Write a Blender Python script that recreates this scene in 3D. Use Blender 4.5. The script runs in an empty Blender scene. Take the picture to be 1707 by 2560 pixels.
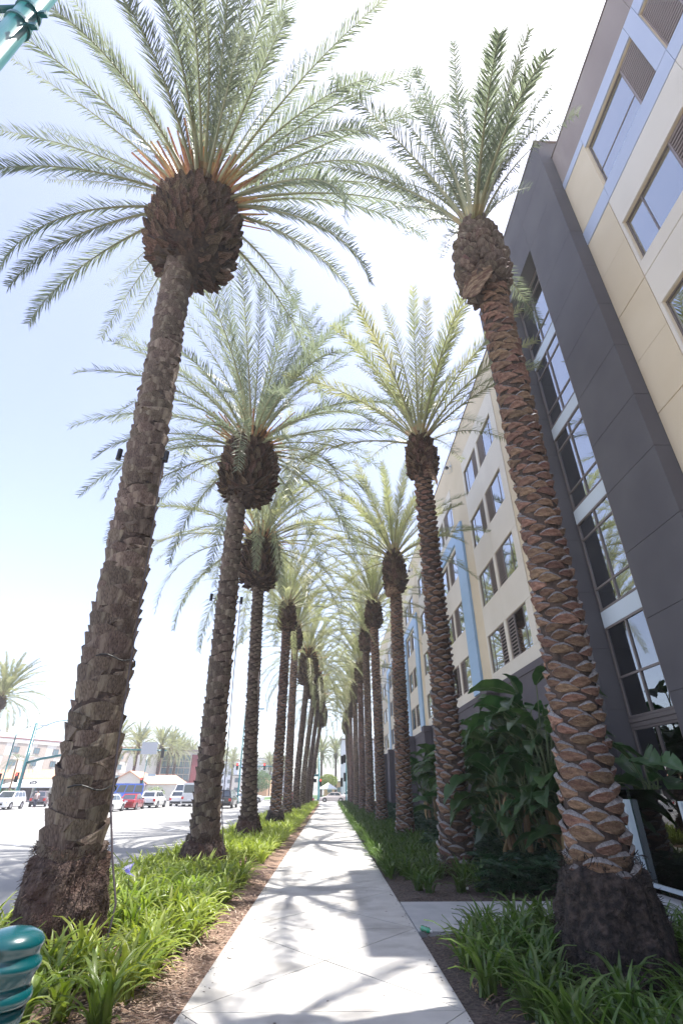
import bpy, math, random
import numpy as np
from mathutils import Matrix, Vector
R = math.radians
pi = math.pi
S = bpy.context.scene
COL = S.collection
rnd = random.Random(7)

# ------------------------------------------------------------------ camera, world, sun, exposure
cam = bpy.data.cameras.new("camera")
co = bpy.data.objects.new("camera", cam)
COL.objects.link(co)
co.location = (0, 0, 1.7)
co.rotation_euler = (R(90 + 29.6), 0, R(-1.2))
cam.sensor_fit = 'HORIZONTAL'
cam.sensor_width = 24.0
cam.lens = 24.0 * 1222.6 / 1707
cam.clip_start = 0.05
cam.clip_end = 2000
S.camera = co

SUNV = Vector((6.3, 0.67, 21.0)).normalized()
W = bpy.data.worlds.new("World")
S.world = W
W.use_nodes = True
wn = W.node_tree.nodes
bg = wn["Background"]
sky = wn.new("ShaderNodeTexSky")
sky.sky_type = 'NISHITA'
sky.sun_disc = False
sky.sun_elevation = math.asin(SUNV.z)
sky.sun_rotation = math.atan2(SUNV.x, SUNV.y)
sky.altitude = 40
sky.air_density = 1.0
sky.dust_density = 1.4
sky.ozone_density = 2.0
hsv = wn.new("ShaderNodeHueSaturation")
hsv.inputs['Saturation'].default_value = 0.74
hsv.inputs['Hue'].default_value = 0.515
hsv.inputs['Value'].default_value = 0.98
W.node_tree.links.new(sky.outputs[0], hsv.inputs['Color'])
W.node_tree.links.new(hsv.outputs[0], bg.inputs[0])
bg.inputs[1].default_value = 0.15
sun = bpy.data.lights.new("sun", 'SUN')
sun.energy = 4.6
sun.angle = R(0.53)
sun.color = (1.0, 0.96, 0.90)
so = bpy.data.objects.new("sun", sun)
COL.objects.link(so)
so.location = (10, 5, 40)
so.rotation_euler = SUNV.to_track_quat('Z', 'Y').to_euler()
S.view_settings.view_transform = 'Standard'
S.view_settings.look = 'None'
S.view_settings.exposure = 1.4
S.view_settings.gamma = 1
S.view_settings.use_curve_mapping = False
S.cycles.max_bounces = 8
S.cycles.transparent_max_bounces = 16
S.cycles.sample_clamp_indirect = 6

# ------------------------------------------------------------------ materials
def mat(name, col, rough=0.7, col2=None, scale=6.0, stretch=(1, 1, 1), bump=0.0, bscale=None, metal=0.0, spec=0.5,
        trans=0.0, detail=5.0, coat=0.0, emit=None, rand=0.0, lo=0.35, hi=0.65, col3=None, scale3=1.0):
    m = bpy.data.materials.new(name)
    m.use_nodes = True
    nt = m.node_tree
    N, L = nt.nodes, nt.links
    b = N["Principled BSDF"]
    out = N["Material Output"]
    b.inputs['Roughness'].default_value = rough
    b.inputs['Metallic'].default_value = metal
    b.inputs['Specular IOR Level'].default_value = spec
    b.inputs['Coat Weight'].default_value = coat
    b.inputs['Coat Roughness'].default_value = 0.08
    csock = None
    tc = N.new("ShaderNodeTexCoord")
    mp = N.new("ShaderNodeMapping")
    mp.inputs['Scale'].default_value = stretch
    L.new(tc.outputs['Object'], mp.inputs[0])
    nz = N.new("ShaderNodeTexNoise")
    nz.inputs['Scale'].default_value = scale
    nz.inputs['Detail'].default_value = detail
    L.new(mp.outputs[0], nz.inputs['Vector'])
    if col2 is not None:
        cr = N.new("ShaderNodeValToRGB")
        cr.color_ramp.elements[0].position = lo
        cr.color_ramp.elements[1].position = hi
        cr.color_ramp.elements[0].color = (*col, 1)
        cr.color_ramp.elements[1].color = (*col2, 1)
        L.new(nz.outputs[0], cr.inputs[0])
        csock = cr.outputs[0]
        if col3 is not None:
            n3 = N.new("ShaderNodeTexNoise")
            n3.inputs['Scale'].default_value = scale3
            n3.inputs['Detail'].default_value = 4
            L.new(mp.outputs[0], n3.inputs['Vector'])
            c3 = N.new("ShaderNodeValToRGB")
            c3.color_ramp.elements[0].position = 0.5
            c3.color_ramp.elements[1].position = 0.62
            L.new(n3.outputs[0], c3.inputs[0])
            mx = N.new("ShaderNodeMix")
            mx.data_type = 'RGBA'
            L.new(c3.outputs[0], mx.inputs[0])
            L.new(csock, mx.inputs[6])
            mx.inputs[7].default_value = (*col3, 1)
            csock = mx.outputs[2]
    if rand:
        oi = N.new("ShaderNodeObjectInfo")
        hs = N.new("ShaderNodeHueSaturation")
        ma = N.new("ShaderNodeMapRange")
        ma.inputs['To Min'].default_value = 1 - rand
        ma.inputs['To Max'].default_value = 1 + rand
        L.new(oi.outputs['Random'], ma.inputs[0])
        L.new(ma.outputs[0], hs.inputs['Value'])
        mh = N.new("ShaderNodeMapRange")
        mh.inputs['To Min'].default_value = 0.5 - rand * 0.06
        mh.inputs['To Max'].default_value = 0.5 + rand * 0.06
        mul = N.new("ShaderNodeMath")
        mul.operation = 'FRACT'
        m7 = N.new("ShaderNodeMath")
        m7.operation = 'MULTIPLY'
        m7.inputs[1].default_value = 7.31
        L.new(oi.outputs['Random'], m7.inputs[0])
        L.new(m7.outputs[0], mul.inputs[0])
        L.new(mul.outputs[0], mh.inputs[0])
        L.new(mh.outputs[0], hs.inputs['Hue'])
        if csock is not None:
            L.new(csock, hs.inputs['Color'])
        else:
            hs.inputs['Color'].default_value = (*col, 1)
        csock = hs.outputs[0]
    if csock is not None:
        L.new(csock, b.inputs['Base Color'])
    else:
        b.inputs['Base Color'].default_value = (*col, 1)
    if bump:
        bn = N.new("ShaderNodeTexNoise")
        bn.inputs['Scale'].default_value = bscale or scale * 3
        bn.inputs['Detail'].default_value = 6
        L.new(mp.outputs[0], bn.inputs['Vector'])
        bp = N.new("ShaderNodeBump")
        bp.inputs['Strength'].default_value = min(1.0, bump)
        bp.inputs['Distance'].default_value = 0.02 * max(1, bump)
        L.new(bn.outputs[0], bp.inputs['Height'])
        L.new(bp.outputs[0], b.inputs['Normal'])
    if trans:
        tr = N.new("ShaderNodeBsdfTranslucent")
        mixs = N.new("ShaderNodeMixShader")
        mixs.inputs[0].default_value = trans
        g = N.new("ShaderNodeHueSaturation")
        g.inputs['Saturation'].default_value = 1.15
        g.inputs['Value'].default_value = 1.5
        if csock is not None:
            L.new(csock, g.inputs['Color'])
        else:
            g.inputs['Color'].default_value = (*col, 1)
        L.new(g.outputs[0], tr.inputs[0])
        L.new(b.outputs[0], mixs.inputs[1])
        L.new(tr.outputs[0], mixs.inputs[2])
        L.new(mixs.outputs[0], out.inputs[0])
    if emit:
        b.inputs['Emission Color'].default_value = (*emit[0], 1)
        b.inputs['Emission Strength'].default_value = emit[1]
    return m

def glass_mat(name, tint=(0.75, 0.85, 0.85), ior=1.52, base=0.0, gloss=(1, 1, 1)):
    m = bpy.data.materials.new(name)
    m.use_nodes = True
    nt = m.node_tree
    N, L = nt.nodes, nt.links
    N.remove(N["Principled BSDF"])
    out = N["Material Output"]
    t = N.new("ShaderNodeBsdfTransparent")
    t.inputs[0].default_value = (*tint, 1)
    g = N.new("ShaderNodeBsdfGlossy")
    g.inputs['Roughness'].default_value = 0.0
    g.inputs['Color'].default_value = (*gloss, 1)
    f = N.new("ShaderNodeFresnel")
    f.inputs['IOR'].default_value = ior
    mr = N.new("ShaderNodeMapRange")
    mr.inputs['To Min'].default_value = base
    L.new(f.outputs[0], mr.inputs[0])
    mx = N.new("ShaderNodeMixShader")
    L.new(mr.outputs[0], mx.inputs[0])
    L.new(t.outputs[0], mx.inputs[1])
    L.new(g.outputs[0], mx.inputs[2])
    L.new(mx.outputs[0], out.inputs[0])
    return m

M = {}
M['concrete'] = mat('sidewalk_concrete', (0.44, 0.425, 0.405), 0.85, (0.53, 0.515, 0.49), 2.2, bump=0.5, bscale=140, col3=(0.36, 0.345, 0.325), scale3=1.3)
M['concrete2'] = mat('grey_concrete', (0.32, 0.33, 0.34), 0.85, (0.40, 0.40, 0.41), 2.5, bump=0.3, bscale=90)
M['asphalt'] = mat('sun_bleached_asphalt', (0.235, 0.232, 0.225), 0.9, (0.29, 0.287, 0.28), 0.6, stretch=(1, 0.15, 1), bump=0.3, bscale=60)
M['gutter'] = mat('gutter_concrete', (0.42, 0.41, 0.40), 0.85, (0.5, 0.49, 0.48), 2, bump=0.2, bscale=80)
M['paint'] = mat('road_paint', (0.75, 0.75, 0.73), 0.6, (0.5, 0.5, 0.49), 9, lo=0.55, hi=0.75)
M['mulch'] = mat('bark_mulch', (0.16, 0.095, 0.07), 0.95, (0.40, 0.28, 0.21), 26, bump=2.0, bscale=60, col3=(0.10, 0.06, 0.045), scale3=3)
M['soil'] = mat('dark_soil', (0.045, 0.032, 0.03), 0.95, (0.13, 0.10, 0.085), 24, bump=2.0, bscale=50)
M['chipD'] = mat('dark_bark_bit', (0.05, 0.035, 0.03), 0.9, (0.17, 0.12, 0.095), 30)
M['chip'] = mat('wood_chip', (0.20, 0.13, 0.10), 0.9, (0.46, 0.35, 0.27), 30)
M['barkA'] = mat('weathered_bark', (0.075, 0.052, 0.040), 0.9, (0.215, 0.160, 0.125), 9, stretch=(9, 9, 1.2), bump=1.6, bscale=9, rand=0.26, col3=(0.25, 0.20, 0.15), scale3=1.1)
M['barkB'] = mat('red_brown_bark', (0.12, 0.062, 0.04), 0.9, (0.34, 0.215, 0.145), 9, stretch=(1.2, 1.2, 2.2), bump=2.2, bscale=22, rand=0.3, col3=(0.11, 0.045, 0.032), scale3=5)
M['cut'] = mat('grey_cut_face', (0.13, 0.12, 0.115), 0.85, (0.25, 0.235, 0.23), 9, stretch=(5, 5, 1), bump=0.8, bscale=12, rand=0.2)
M['core'] = mat('trunk_core', (0.035, 0.024, 0.02), 0.95, (0.09, 0.06, 0.045), 12, bump=1.2, bscale=30)
M['boot'] = mat('dark_boot', (0.04, 0.024, 0.018), 0.9, (0.20, 0.13, 0.09), 11, stretch=(5, 5, 1), bump=1.2, bscale=14, rand=0.45)
M['root'] = mat('root_mass', (0.05, 0.028, 0.024), 0.95, (0.18, 0.125, 0.10), 16, bump=2.2, bscale=40, col3=(0.10, 0.055, 0.042), scale3=3)
M['rootR'] = mat('dark_root_mass', (0.012, 0.009, 0.009), 0.9, (0.085, 0.06, 0.05), 14, bump=4, bscale=26, lo=.42, hi=.7)
M['frond'] = mat('frond_leaflet', (0.135, 0.160, 0.105), 0.42, (0.20, 0.225, 0.155), 1.5, trans=0.42, rand=0.18, spec=0.6)
M['frondY'] = mat('yellow_frond_leaflet', (0.17, 0.19, 0.095), 0.42, (0.27, 0.275, 0.155), 1.5, trans=0.45, rand=0.2, spec=0.6)  # paler, yellower green than the other fronds
M['rachis'] = mat('frond_stalk', (0.26, 0.27, 0.15), 0.45, (0.36, 0.34, 0.20), 3, spec=0.6, trans=0.1)
M['petiole'] = mat('frond_base', (0.34, 0.25, 0.13), 0.6, (0.42, 0.35, 0.2), 5, rand=.3)
M['stub'] = mat('orange_cut_stalk', (0.30, 0.14, 0.06), 0.7, (0.58, 0.34, 0.17), 7, rand=0.3)
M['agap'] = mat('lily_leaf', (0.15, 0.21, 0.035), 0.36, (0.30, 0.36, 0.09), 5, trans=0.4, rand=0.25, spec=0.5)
M['agapS'] = mat('lily_leaf_shade', (0.045, 0.095, 0.02), 0.33, (0.11, 0.18, 0.045), 5, trans=0.35, rand=0.25, spec=0.5)  # darker copy of the lily leaf, wall bed shade put into the colour
M['dry'] = mat('dry_leaf', (0.22, 0.14, 0.06), 0.8, (0.40, 0.29, 0.15), 8)
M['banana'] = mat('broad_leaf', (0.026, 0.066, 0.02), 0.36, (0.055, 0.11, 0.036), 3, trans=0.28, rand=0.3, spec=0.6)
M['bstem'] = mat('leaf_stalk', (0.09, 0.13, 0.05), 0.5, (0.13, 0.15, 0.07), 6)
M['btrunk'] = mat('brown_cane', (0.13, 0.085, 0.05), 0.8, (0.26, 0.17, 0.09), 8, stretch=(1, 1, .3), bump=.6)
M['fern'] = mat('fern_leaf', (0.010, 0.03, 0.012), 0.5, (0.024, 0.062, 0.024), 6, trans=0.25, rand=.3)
M['cream'] = mat('cream_stucco', (0.63, 0.52, 0.37), 0.85, (0.69, 0.58, 0.43), 0.5, bump=0.15, bscale=150)
M['white'] = mat('off_white_stucco', (0.68, 0.615, 0.53), 0.85, (0.72, 0.655, 0.57), 0.6, bump=0.15, bscale=150)
M['mauve'] = mat('mauve_stucco', (0.27, 0.22, 0.205), 0.85, (0.33, 0.275, 0.255), 0.7, stretch=(1, 1, .35), bump=0.15, bscale=150, col3=(0.37, 0.31, 0.285), scale3=0.55)
M['dark'] = mat('charcoal_stucco', (0.080, 0.073, 0.080), 0.8, (0.104, 0.096, 0.101), 0.6, bump=0.15, bscale=150)
M['darkbase'] = mat('charcoal_base', (0.095, 0.082, 0.095), 0.85, (0.115, 0.10, 0.112), 0.8, bump=0.15, bscale=150)
M['blue'] = mat('blue_metal_panel', (0.27, 0.42, 0.62), 0.42, (0.30, 0.45, 0.64), 0.5, spec=.6)
M['lav'] = mat('lavender_panel', (0.41, 0.455, 0.575), 0.42, (0.45, 0.495, 0.61), 0.5, spec=.6)
M['spandrel'] = mat('pale_spandrel', (0.56, 0.62, 0.68), 0.45)
M['frame'] = mat('bronze_frame', (0.20, 0.165, 0.155), 0.45, metal=0.3)
M['louvre'] = mat('louvre_metal', (0.26, 0.21, 0.20), 0.45)
M['louvreD'] = mat('louvre_backing', (0.015, 0.012, 0.012), 0.9)
M['curtain'] = mat('pale_curtain', (0.62, 0.74, 0.82), 0.9, (0.72, 0.82, 0.88), 0.5, stretch=(1, 9, 0.2))
M['interior'] = mat('room_interior', (0.05, 0.06, 0.06), 0.9)
M['green_int'] = mat('green_interior', (0.16, 0.22, 0.18), 0.9, (0.2, 0.27, 0.22), 1)
M['glass'] = glass_mat('window_glass', (0.86, 0.94, 0.97), 1.6, 0.42, (0.94, 0.98, 1.0))
M['glassD'] = glass_mat('dark_window_glass', (0.35, 0.4, 0.42), 1.6, 0.2, (0.92, 0.96, 1.0))
M['glassF'] = glass_mat('fence_glass', (0.78, 0.88, 0.86), 1.5, 0.06)
M['alu'] = mat('brushed_metal', (0.46, 0.52, 0.57), 0.4, metal=0.15)
M['teal'] = mat('teal_paint', (0.0, 0.050, 0.058), 0.25, coat=0.25, spec=.5)
M['tealM'] = mat('teal_metal_pole', (0.01, 0.115, 0.125), 0.3, metal=0.0, coat=0.2)
M['black'] = mat('black_plastic', (0.012, 0.012, 0.014), 0.45)
M['cable'] = mat('conduit', (0.06, 0.045, 0.05), 0.5)
M['strap'] = mat('dark_strap', (0.01, 0.01, 0.012), 0.5)
M['tyre'] = mat('tyre', (0.018, 0.018, 0.018), 0.85)
M['rim'] = mat('wheel_rim', (0.5, 0.5, 0.52), 0.3, metal=0.8)
M['carglass'] = mat('car_glass', (0.03, 0.04, 0.055), 0.06, spec=0.9, coat=.6)
M['tail'] = mat('tail_lamp', (0.55, 0.015, 0.01), 0.3, coat=.5)
M['head'] = mat('head_lamp', (0.6, 0.62, 0.65), 0.15, coat=.6)
M['plate'] = mat('number_plate', (0.7, 0.72, 0.75), 0.5)
M['redlit'] = mat('lit_red_lamp', (0.5, 0.01, 0.01), 0.4, emit=((1, 0.04, 0.03), 4))
M['signalD'] = mat('dark_lens', (0.02, 0.03, 0.025), 0.3)
M['petal'] = mat('purple_petal', (0.34, 0.32, 0.68), 0.6, trans=.3)
M['bottle'] = mat('green_bottle', (0.0, 0.22, 0.10), 0.12, coat=.6, spec=.7)
M['litter'] = mat('white_paper', (0.7, 0.7, 0.7), 0.8)
M['checkA'] = mat('pale_panel', (0.70, 0.66, 0.60), 0.85)
M['checkB'] = mat('beige_panel', (0.44, 0.37, 0.31), 0.85)
M['burg'] = mat('burgundy_wall', (0.22, 0.045, 0.05), 0.8)
M['bwin'] = mat('far_window_glass', (0.10, 0.17, 0.20), 0.1, spec=.9)
M['roof'] = mat('terracotta_roof', (0.62, 0.30, 0.19), 0.8, (0.70, 0.37, 0.24), 3)
M['awn'] = mat('white_awning', (0.78, 0.78, 0.76), 0.7)
M['orange'] = mat('tan_wall', (0.60, 0.36, 0.20), 0.8)
M['shop'] = mat('dark_shopfront', (0.045, 0.03, 0.03), 0.5)
M['redsign'] = mat('red_lettering', (0.45, 0.02, 0.06), 0.5)
M['ink'] = mat('black_lettering', (0.02, 0.02, 0.03), 0.5)
M['far'] = mat('far_pale_wall', (0.60, 0.62, 0.66), 0.85)
M['hedge'] = mat('hedge_leaf', (0.06, 0.13, 0.03), 0.6, (0.12, 0.2, 0.05), 6, trans=.2)
M['skin'] = mat('skin', (0.42, 0.26, 0.19), 0.6)
M['shirtB'] = mat('blue_shirt', (0.05, 0.09, 0.30), 0.8)
M['shirtW'] = mat('pale_shirt', (0.6, 0.5, 0.5), 0.8)
M['trouser'] = mat('dark_trousers', (0.05, 0.05, 0.08), 0.8)
M['hair'] = mat('dark_hair', (0.02, 0.014, 0.01), 0.7)
M['signblue'] = mat('blue_sign', (0.02, 0.07, 0.35), 0.5)
M['signwhite'] = mat('white_sign', (0.75, 0.77, 0.8), 0.5)
M['signgrey'] = mat('grey_sign_back', (0.42, 0.44, 0.48), 0.5)

M['chipD2'] = mat('dark_speck', (0.11, 0.09, 0.08), 0.9)
# ------------------------------------------------------------------ geometry helpers
class MB:
    def __init__(s):
        s.v = []; s.f = []; s.m = []; s.chunks = []; s.n = 0
    def add(s, verts, faces, mi=0, T=None):
        n = len(s.v)
        if T is not None:
            verts = [T @ Vector(p) for p in verts]
        s.v.extend([tuple(p) for p in verts])
        s.f.extend([tuple(i + n for i in f) for f in faces])
        s.m.extend([mi] * len(faces))
        return s
    def box(s, x0, x1, y0, y1, z0, z1, mi=0, T=None):
        v = [(x0, y0, z0), (x1, y0, z0), (x1, y1, z0), (x0, y1, z0), (x0, y0, z1), (x1, y0, z1), (x1, y1, z1), (x0, y1, z1)]
        return s.add(v, [(3, 2, 1, 0), (4, 5, 6, 7), (0, 1, 5, 4), (1, 2, 6, 5), (2, 3, 7, 6), (3, 0, 4, 7)], mi, T)
    def tube(s, pts, rad, n=8, mi=0, caps=True, T=None, ref=None):
        pts = [Vector(p) for p in pts]
        if not hasattr(rad, '__len__'):
            rad = [rad] * len(pts)
        vs = []
        for i, p in enumerate(pts):
            d = (pts[min(i + 1, len(pts) - 1)] - pts[max(i - 1, 0)])
            if d.length < 1e-9: d = Vector((0, 0, 1))
            d.normalize()
            r0 = ref or (Vector((0, 0, 1)) if abs(d.z) < 0.9 else Vector((1, 0, 0)))
            a = d.cross(r0).normalized(); b = d.cross(a)
            r = rad[i]; ra, rb = (r if hasattr(r, '__len__') else (r, r))
            for k in range(n):
                t = 2 * pi * k / n
                vs.append(p + a * math.cos(t) * ra + b * math.sin(t) * rb)
        fs = []
        for i in range(len(pts) - 1):
            for k in range(n):
                k2 = (k + 1) % n
                fs.append((i * n + k, (i + 1) * n + k, (i + 1) * n + k2, i * n + k2))
        if caps:
            fs.append(tuple(range(n)))
            fs.append(tuple((len(pts) - 1) * n + k for k in reversed(range(n))))
        return s.add(vs, fs, mi, T)
    def lathe(s, prof, n=24, c=(0, 0, 0), mi=0, T=None):
        vs = []; fs = []
        for r, z in prof:
            for k in range(n):
                t = 2 * pi * k / n
                vs.append((c[0] + r * math.cos(t), c[1] + r * math.sin(t), c[2] + z))
        for i in range(len(prof) - 1):
            for k in range(n):
                k2 = (k + 1) % n
                fs.append((i * n + k, i * n + k2, (i + 1) * n + k2, (i + 1) * n + k))
        fs.append(tuple(reversed(range(n))))
        fs.append(tuple((len(prof) - 1) * n + k for k in range(n)))
        return s.add(vs, fs, mi, T)
    def merge(s, V, F, Mi, T4):
        """bulk: V (n,3) array, F list of tuples, T4 4x4 numpy"""
        n = len(s.v)
        P = V @ T4[:3, :3].T + T4[:3, 3]
        s.v.extend(map(tuple, P.tolist()))
        s.f.extend([tuple(i + n for i in f) for f in F])
        s.m.extend(Mi)
    def mesh(s, name, mats, smooth=False):
        me = bpy.data.meshes.new(name)
        me.from_pydata(s.v, [], s.f)
        for m in mats:
            me.materials.append(m)
        if len(mats) > 1:
            me.polygons.foreach_set('material_index', s.m)
        if smooth:
            me.polygons.foreach_set('use_smooth', [True] * len(me.polygons))
        me.update()
        return me

def tagp(o, label=None, cat=None, group=None, kind=None):
    if label: o['label'] = label
    if cat: o['category'] = cat
    if group: o['group'] = group
    if kind: o['kind'] = kind
    return o

def ob(name, mesh, parent=None, loc=(0, 0, 0), **kw):
    o = bpy.data.objects.new(name, mesh)
    COL.objects.link(o)
    if parent: o.parent = parent
    o.location = loc
    tagp(o, **kw)
    return o

def part(name, mb, mats, parent, world=False, smooth=False, **kw):
    """a part; with world=True its coordinates are world ones and its thing stands at parent.location"""
    if not isinstance(mats, (list, tuple)): mats = [mats]
    me = mb.mesh(name, mats, smooth) if isinstance(mb, MB) else mb
    loc = (0, 0, 0)
    if world and parent is not None:
        loc = tuple(-c for c in parent.location) if parent.parent is None else (0, 0, 0)
    return ob(name, me, parent, loc, **kw)

def thing(name, loc, label, cat, group=None, rz=0.0):
    o = bpy.data.objects.new(name, None)
    o.empty_display_size = 0.3
    COL.objects.link(o)
    o.location = loc
    o.rotation_euler = (0, 0, rz)
    return tagp(o, label, cat, group)

def copy_tree(o, parent=None):
    c = o.copy()
    COL.objects.link(c)
    c.parent = parent
    for ch in list(o.children):
        copy_tree(ch, c)
    return c

def text(body, size, m, parent, T, name='lettering', ext=0.01, align='CENTER'):
    cu = bpy.data.curves.new(name, 'FONT')
    cu.body = body; cu.size = size; cu.extrude = ext
    cu.align_x = align; cu.align_y = 'CENTER'
    cu.materials.append(m)
    tmp = bpy.data.objects.new(name, cu)
    COL.objects.link(tmp)
    dg = bpy.context.evaluated_depsgraph_get()
    me = bpy.data.meshes.new_from_object(tmp.evaluated_get(dg))
    bpy.data.objects.remove(tmp)
    o = bpy.data.objects.new(name, me)
    COL.objects.link(o)
    if parent: o.parent = parent
    o.matrix_local = T
    return o

def noise3(p, s=1.0):
    from mathutils import noise
    return noise.noise(Vector(p) * s)

# ------------------------------------------------------------------ ground, road, sidewalk
def slab(name, x0, x1, y0, y1, z0, z1, m, kind='structure', **kw):
    b = MB(); b.box(x0, x1, y0, y1, z0, z1)
    return ob(name, b.mesh(name, [m]), None, (0, 0, 0), kind=kind, **kw)

slab('ground', -700, 700, -300, 900, -0.6, -0.19, M['asphalt'])
slab('road', -46, -4.85, -80, 400, -0.186, -0.15, M['asphalt'])
slab('cross_street', -260, 260, 78, 104, -0.186, -0.146, M['asphalt'])
slab('gutter', -4.85, -4.45, -60, 77, -0.2, -0.146, M['gutter'])
slab('kerb', -4.45, -4.28, -60, 77, -0.2, 0.0, M['gutter'])
# cross strip of concrete reaching from the sidewalk to the glass fence
slab('concrete_strip', 1.235, 4.95, 8.62, 10.65, -0.1, 0.012, M['concrete2'])

# sidewalk of slabs with saw cut joints, transverse and diagonal
sw = ob('sidewalk', (lambda b: (b.box(-1.285, 1.225, -60, 77, -0.2, -0.012), b.mesh('sidewalk', [M['concrete2']]))[1])(MB()), kind='structure')
def poly_slab(poly, z0=-0.012, z1=0.0, g=0.006):
    cx = sum(p[0] for p in poly) / len(poly); cy = sum(p[1] for p in poly) / len(poly)
    q = []
    for x, y in poly:
        d = math.hypot(x - cx, y - cy)
        f = (d - g * 2) / d
        q.append((cx + (x - cx) * f, cy + (y - cy) * f))
    n = len(q)
    v = [(x, y, z0) for x, y in q] + [(x, y, z1) for x, y in q]
    f = [tuple(range(n, 2 * n))] + [(i, (i + 1) % n, n + (i + 1) % n, n + i) for i in range(n)]
    b = MB(); b.add(v, f); return b
XL, XR = -1.285, 1.225
Y0 = 8.86
P_ = 2.95
yy = Y0 - P_ * 6
k = 0
while yy < 77:
    y1 = yy + P_
    yc = yy + P_ / 2
    xc = (XL + XR) / 2
    tris = [[(XL, yy), (XR, yy), (xc, yc)], [(XR, yy), (XR, y1), (xc, yc)], [(XR, y1), (XL, y1), (xc, yc)], [(XL, y1), (XL, yy), (xc, yc)]]
    if yy < 36:
        for t in tris:
            part('paving_slab', poly_slab(t), M['concrete'], sw)
    else:
        part('paving_slab', poly_slab([(XL, yy), (XR, yy), (XR, y1), (XL, y1)]), M['concrete'], sw)
    yy = y1

b = MB()
for q in range(46):
    x = rnd.uniform(-1.2, 1.15); y = 4.5 + 20 * rnd.random() ** 1.5; rr_ = rnd.uniform(.008, .022)
    v = [(x + rr_ * rnd.uniform(.7, 1.2) * math.cos(k * pi / 4), y + rr_ * rnd.uniform(.7, 1.2) * math.sin(k * pi / 4), .002) for k in range(8)]
    b.add(v, [tuple(range(8))])
for q in range(300):
    x = rnd.choice((-1.28 + abs(rnd.gauss(0, .07)), 1.22 - abs(rnd.gauss(0, .05)))); y = 3.5 + 20 * rnd.random() ** 1.4; l = rnd.uniform(.004, .018)
    T = Matrix.Translation((x, y, .004)) @ Matrix.Rotation(rnd.uniform(0, pi), 4, 'Z'); b.box(-l, l, -l * .25, l * .25, 0, .003, 0, T)
ob('sidewalk_specks', b.mesh('sidewalk_specks', [M['chipD2']]), kind='stuff', label='small dark gum spots and chips on the pale sidewalk', cat='litter')

# planting beds with uneven soil
def bed(name, x0, x1, y0, y1, m, amp=0.03, edge=0.35, nx=14, ny=260, skip=None):
    b = MB()
    vs = []; fs = []
    for j in range(ny + 1):
        t = (j / ny) ** 1.5
        y = y0 + (y1 - y0) * t
        for i in range(nx + 1):
            x = x0 + (x1 - x0) * i / nx
            e = min(1.0, min(x - x0, x1 - x) / edge)
            z = -0.015 + e * (0.035 + amp * noise3((x * 2.2, y * 2.2, 1.3)) + amp * .6 * noise3((x * 7, y * 7, 4)))
            if skip and skip(x, y): z = -0.08
            vs.append((x, y, z))
    for j in range(ny):
        for i in range(nx):
            a = j * (nx + 1) + i
            fs.append((a, a + 1, a + nx + 2, a + nx + 1))
    b.add(vs, fs)
    return ob(name, b.mesh(name, [m], True), kind='structure')
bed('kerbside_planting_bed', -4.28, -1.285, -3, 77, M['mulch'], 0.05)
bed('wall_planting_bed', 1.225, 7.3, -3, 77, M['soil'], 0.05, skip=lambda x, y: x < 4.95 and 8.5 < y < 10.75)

# wood chips scattered in the mulch: nobody could count them
b = MB()
for i in range(5200):
    y = 2.2 + 12 * rnd.random() ** 1.6
    x = rnd.uniform(-4.2, -1.31) if rnd.random() < .5 else rnd.uniform(-2.1, -1.31)
    z = 0.012 + 0.035 * min(1, min(x + 4.28, -1.285 - x) / .35) + .05 * noise3((x * 2.2, y * 2.2, 1.3)) * min(1, (-1.285 - x) / .35)
    l = rnd.uniform(.012, .04); w = rnd.uniform(.003, .009); a = rnd.uniform(0, pi); t = rnd.uniform(-.3, .3)
    T = Matrix.Translation((x, y, z)) @ Matrix.Rotation(a, 4, 'Z') @ Matrix.Rotation(t, 4, 'Y')
    b.box(-l, l, -w, w, 0, .005, 0, T)
ob('wood_chips', b.mesh('wood_chips', [M['chip']]), kind='stuff', label='loose wood chips spread over the mulch between plants and sidewalk', cat='mulch')
b = MB()
for i in range(1500):
    y = 3.0 + 10 * rnd.random() ** 1.3; x = rnd.uniform(1.28, 2.6 + 1.5 * rnd.random())
    if 8.5 < y < 10.8: continue
    l = rnd.uniform(.01, .05); w = rnd.uniform(.003, .012); a = rnd.uniform(0, pi)
    T = Matrix.Translation((x, y, .035)) @ Matrix.Rotation(a, 4, 'Z') @ Matrix.Rotation(rnd.uniform(-.3, .3), 4, 'Y')
    b.box(-l, l, -w, w, 0, .005, 0, T)
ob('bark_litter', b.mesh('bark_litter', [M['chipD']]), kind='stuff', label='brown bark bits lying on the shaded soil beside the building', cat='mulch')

# road markings
road_y = [(-60, 76), (106, 300)]
def lane(x, dash, w=.06):
    b = MB()
    for a, c in road_y:
        if dash:
            y = a
            while y < c:
                b.box(x - w, x + w, y, y + 3.4, -0.149, -0.144); y += 9
        else:
            b.box(x - w, x + w, a, c, -0.149, -0.144)
    return ob('lane_line', b.mesh('lane_line', [M['paint']]), kind='structure')
for x, d in ((-8.3, True), (-11.8, True), (-15.2, False), (-18.6, False), (-24.3, False), (-24.7, False), (-28.2, True), (-31.6, True), (-35.2, False)):
    lane(x, d)
b = MB()
b.box(-46, -4.9, 75.2, 75.7, -.149, -.143); b.box(-46, -4.9, 71.4, 71.8, -.149, -.143)
ob('stop_line', b.mesh('stop_line', [M['paint']]), kind='structure')
slab('far_kerb', -46.3, -46, -60, 76, -.2, 0, M['gutter'])
slab('far_pavement', -52, -46.3, -60, 76, -.2, -0.02, M['concrete'])
slab('far_block_pavement', -46, 60, 104, 108, -.2, 0, M['concrete'])
slab('far_lawn', -16, 60, 108, 200, -.2, 0.01, M['hedge'])
slab('bed_floor', 7.3, 60, -60, 76.5, -.3, -.02, M['concrete2'])

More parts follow.
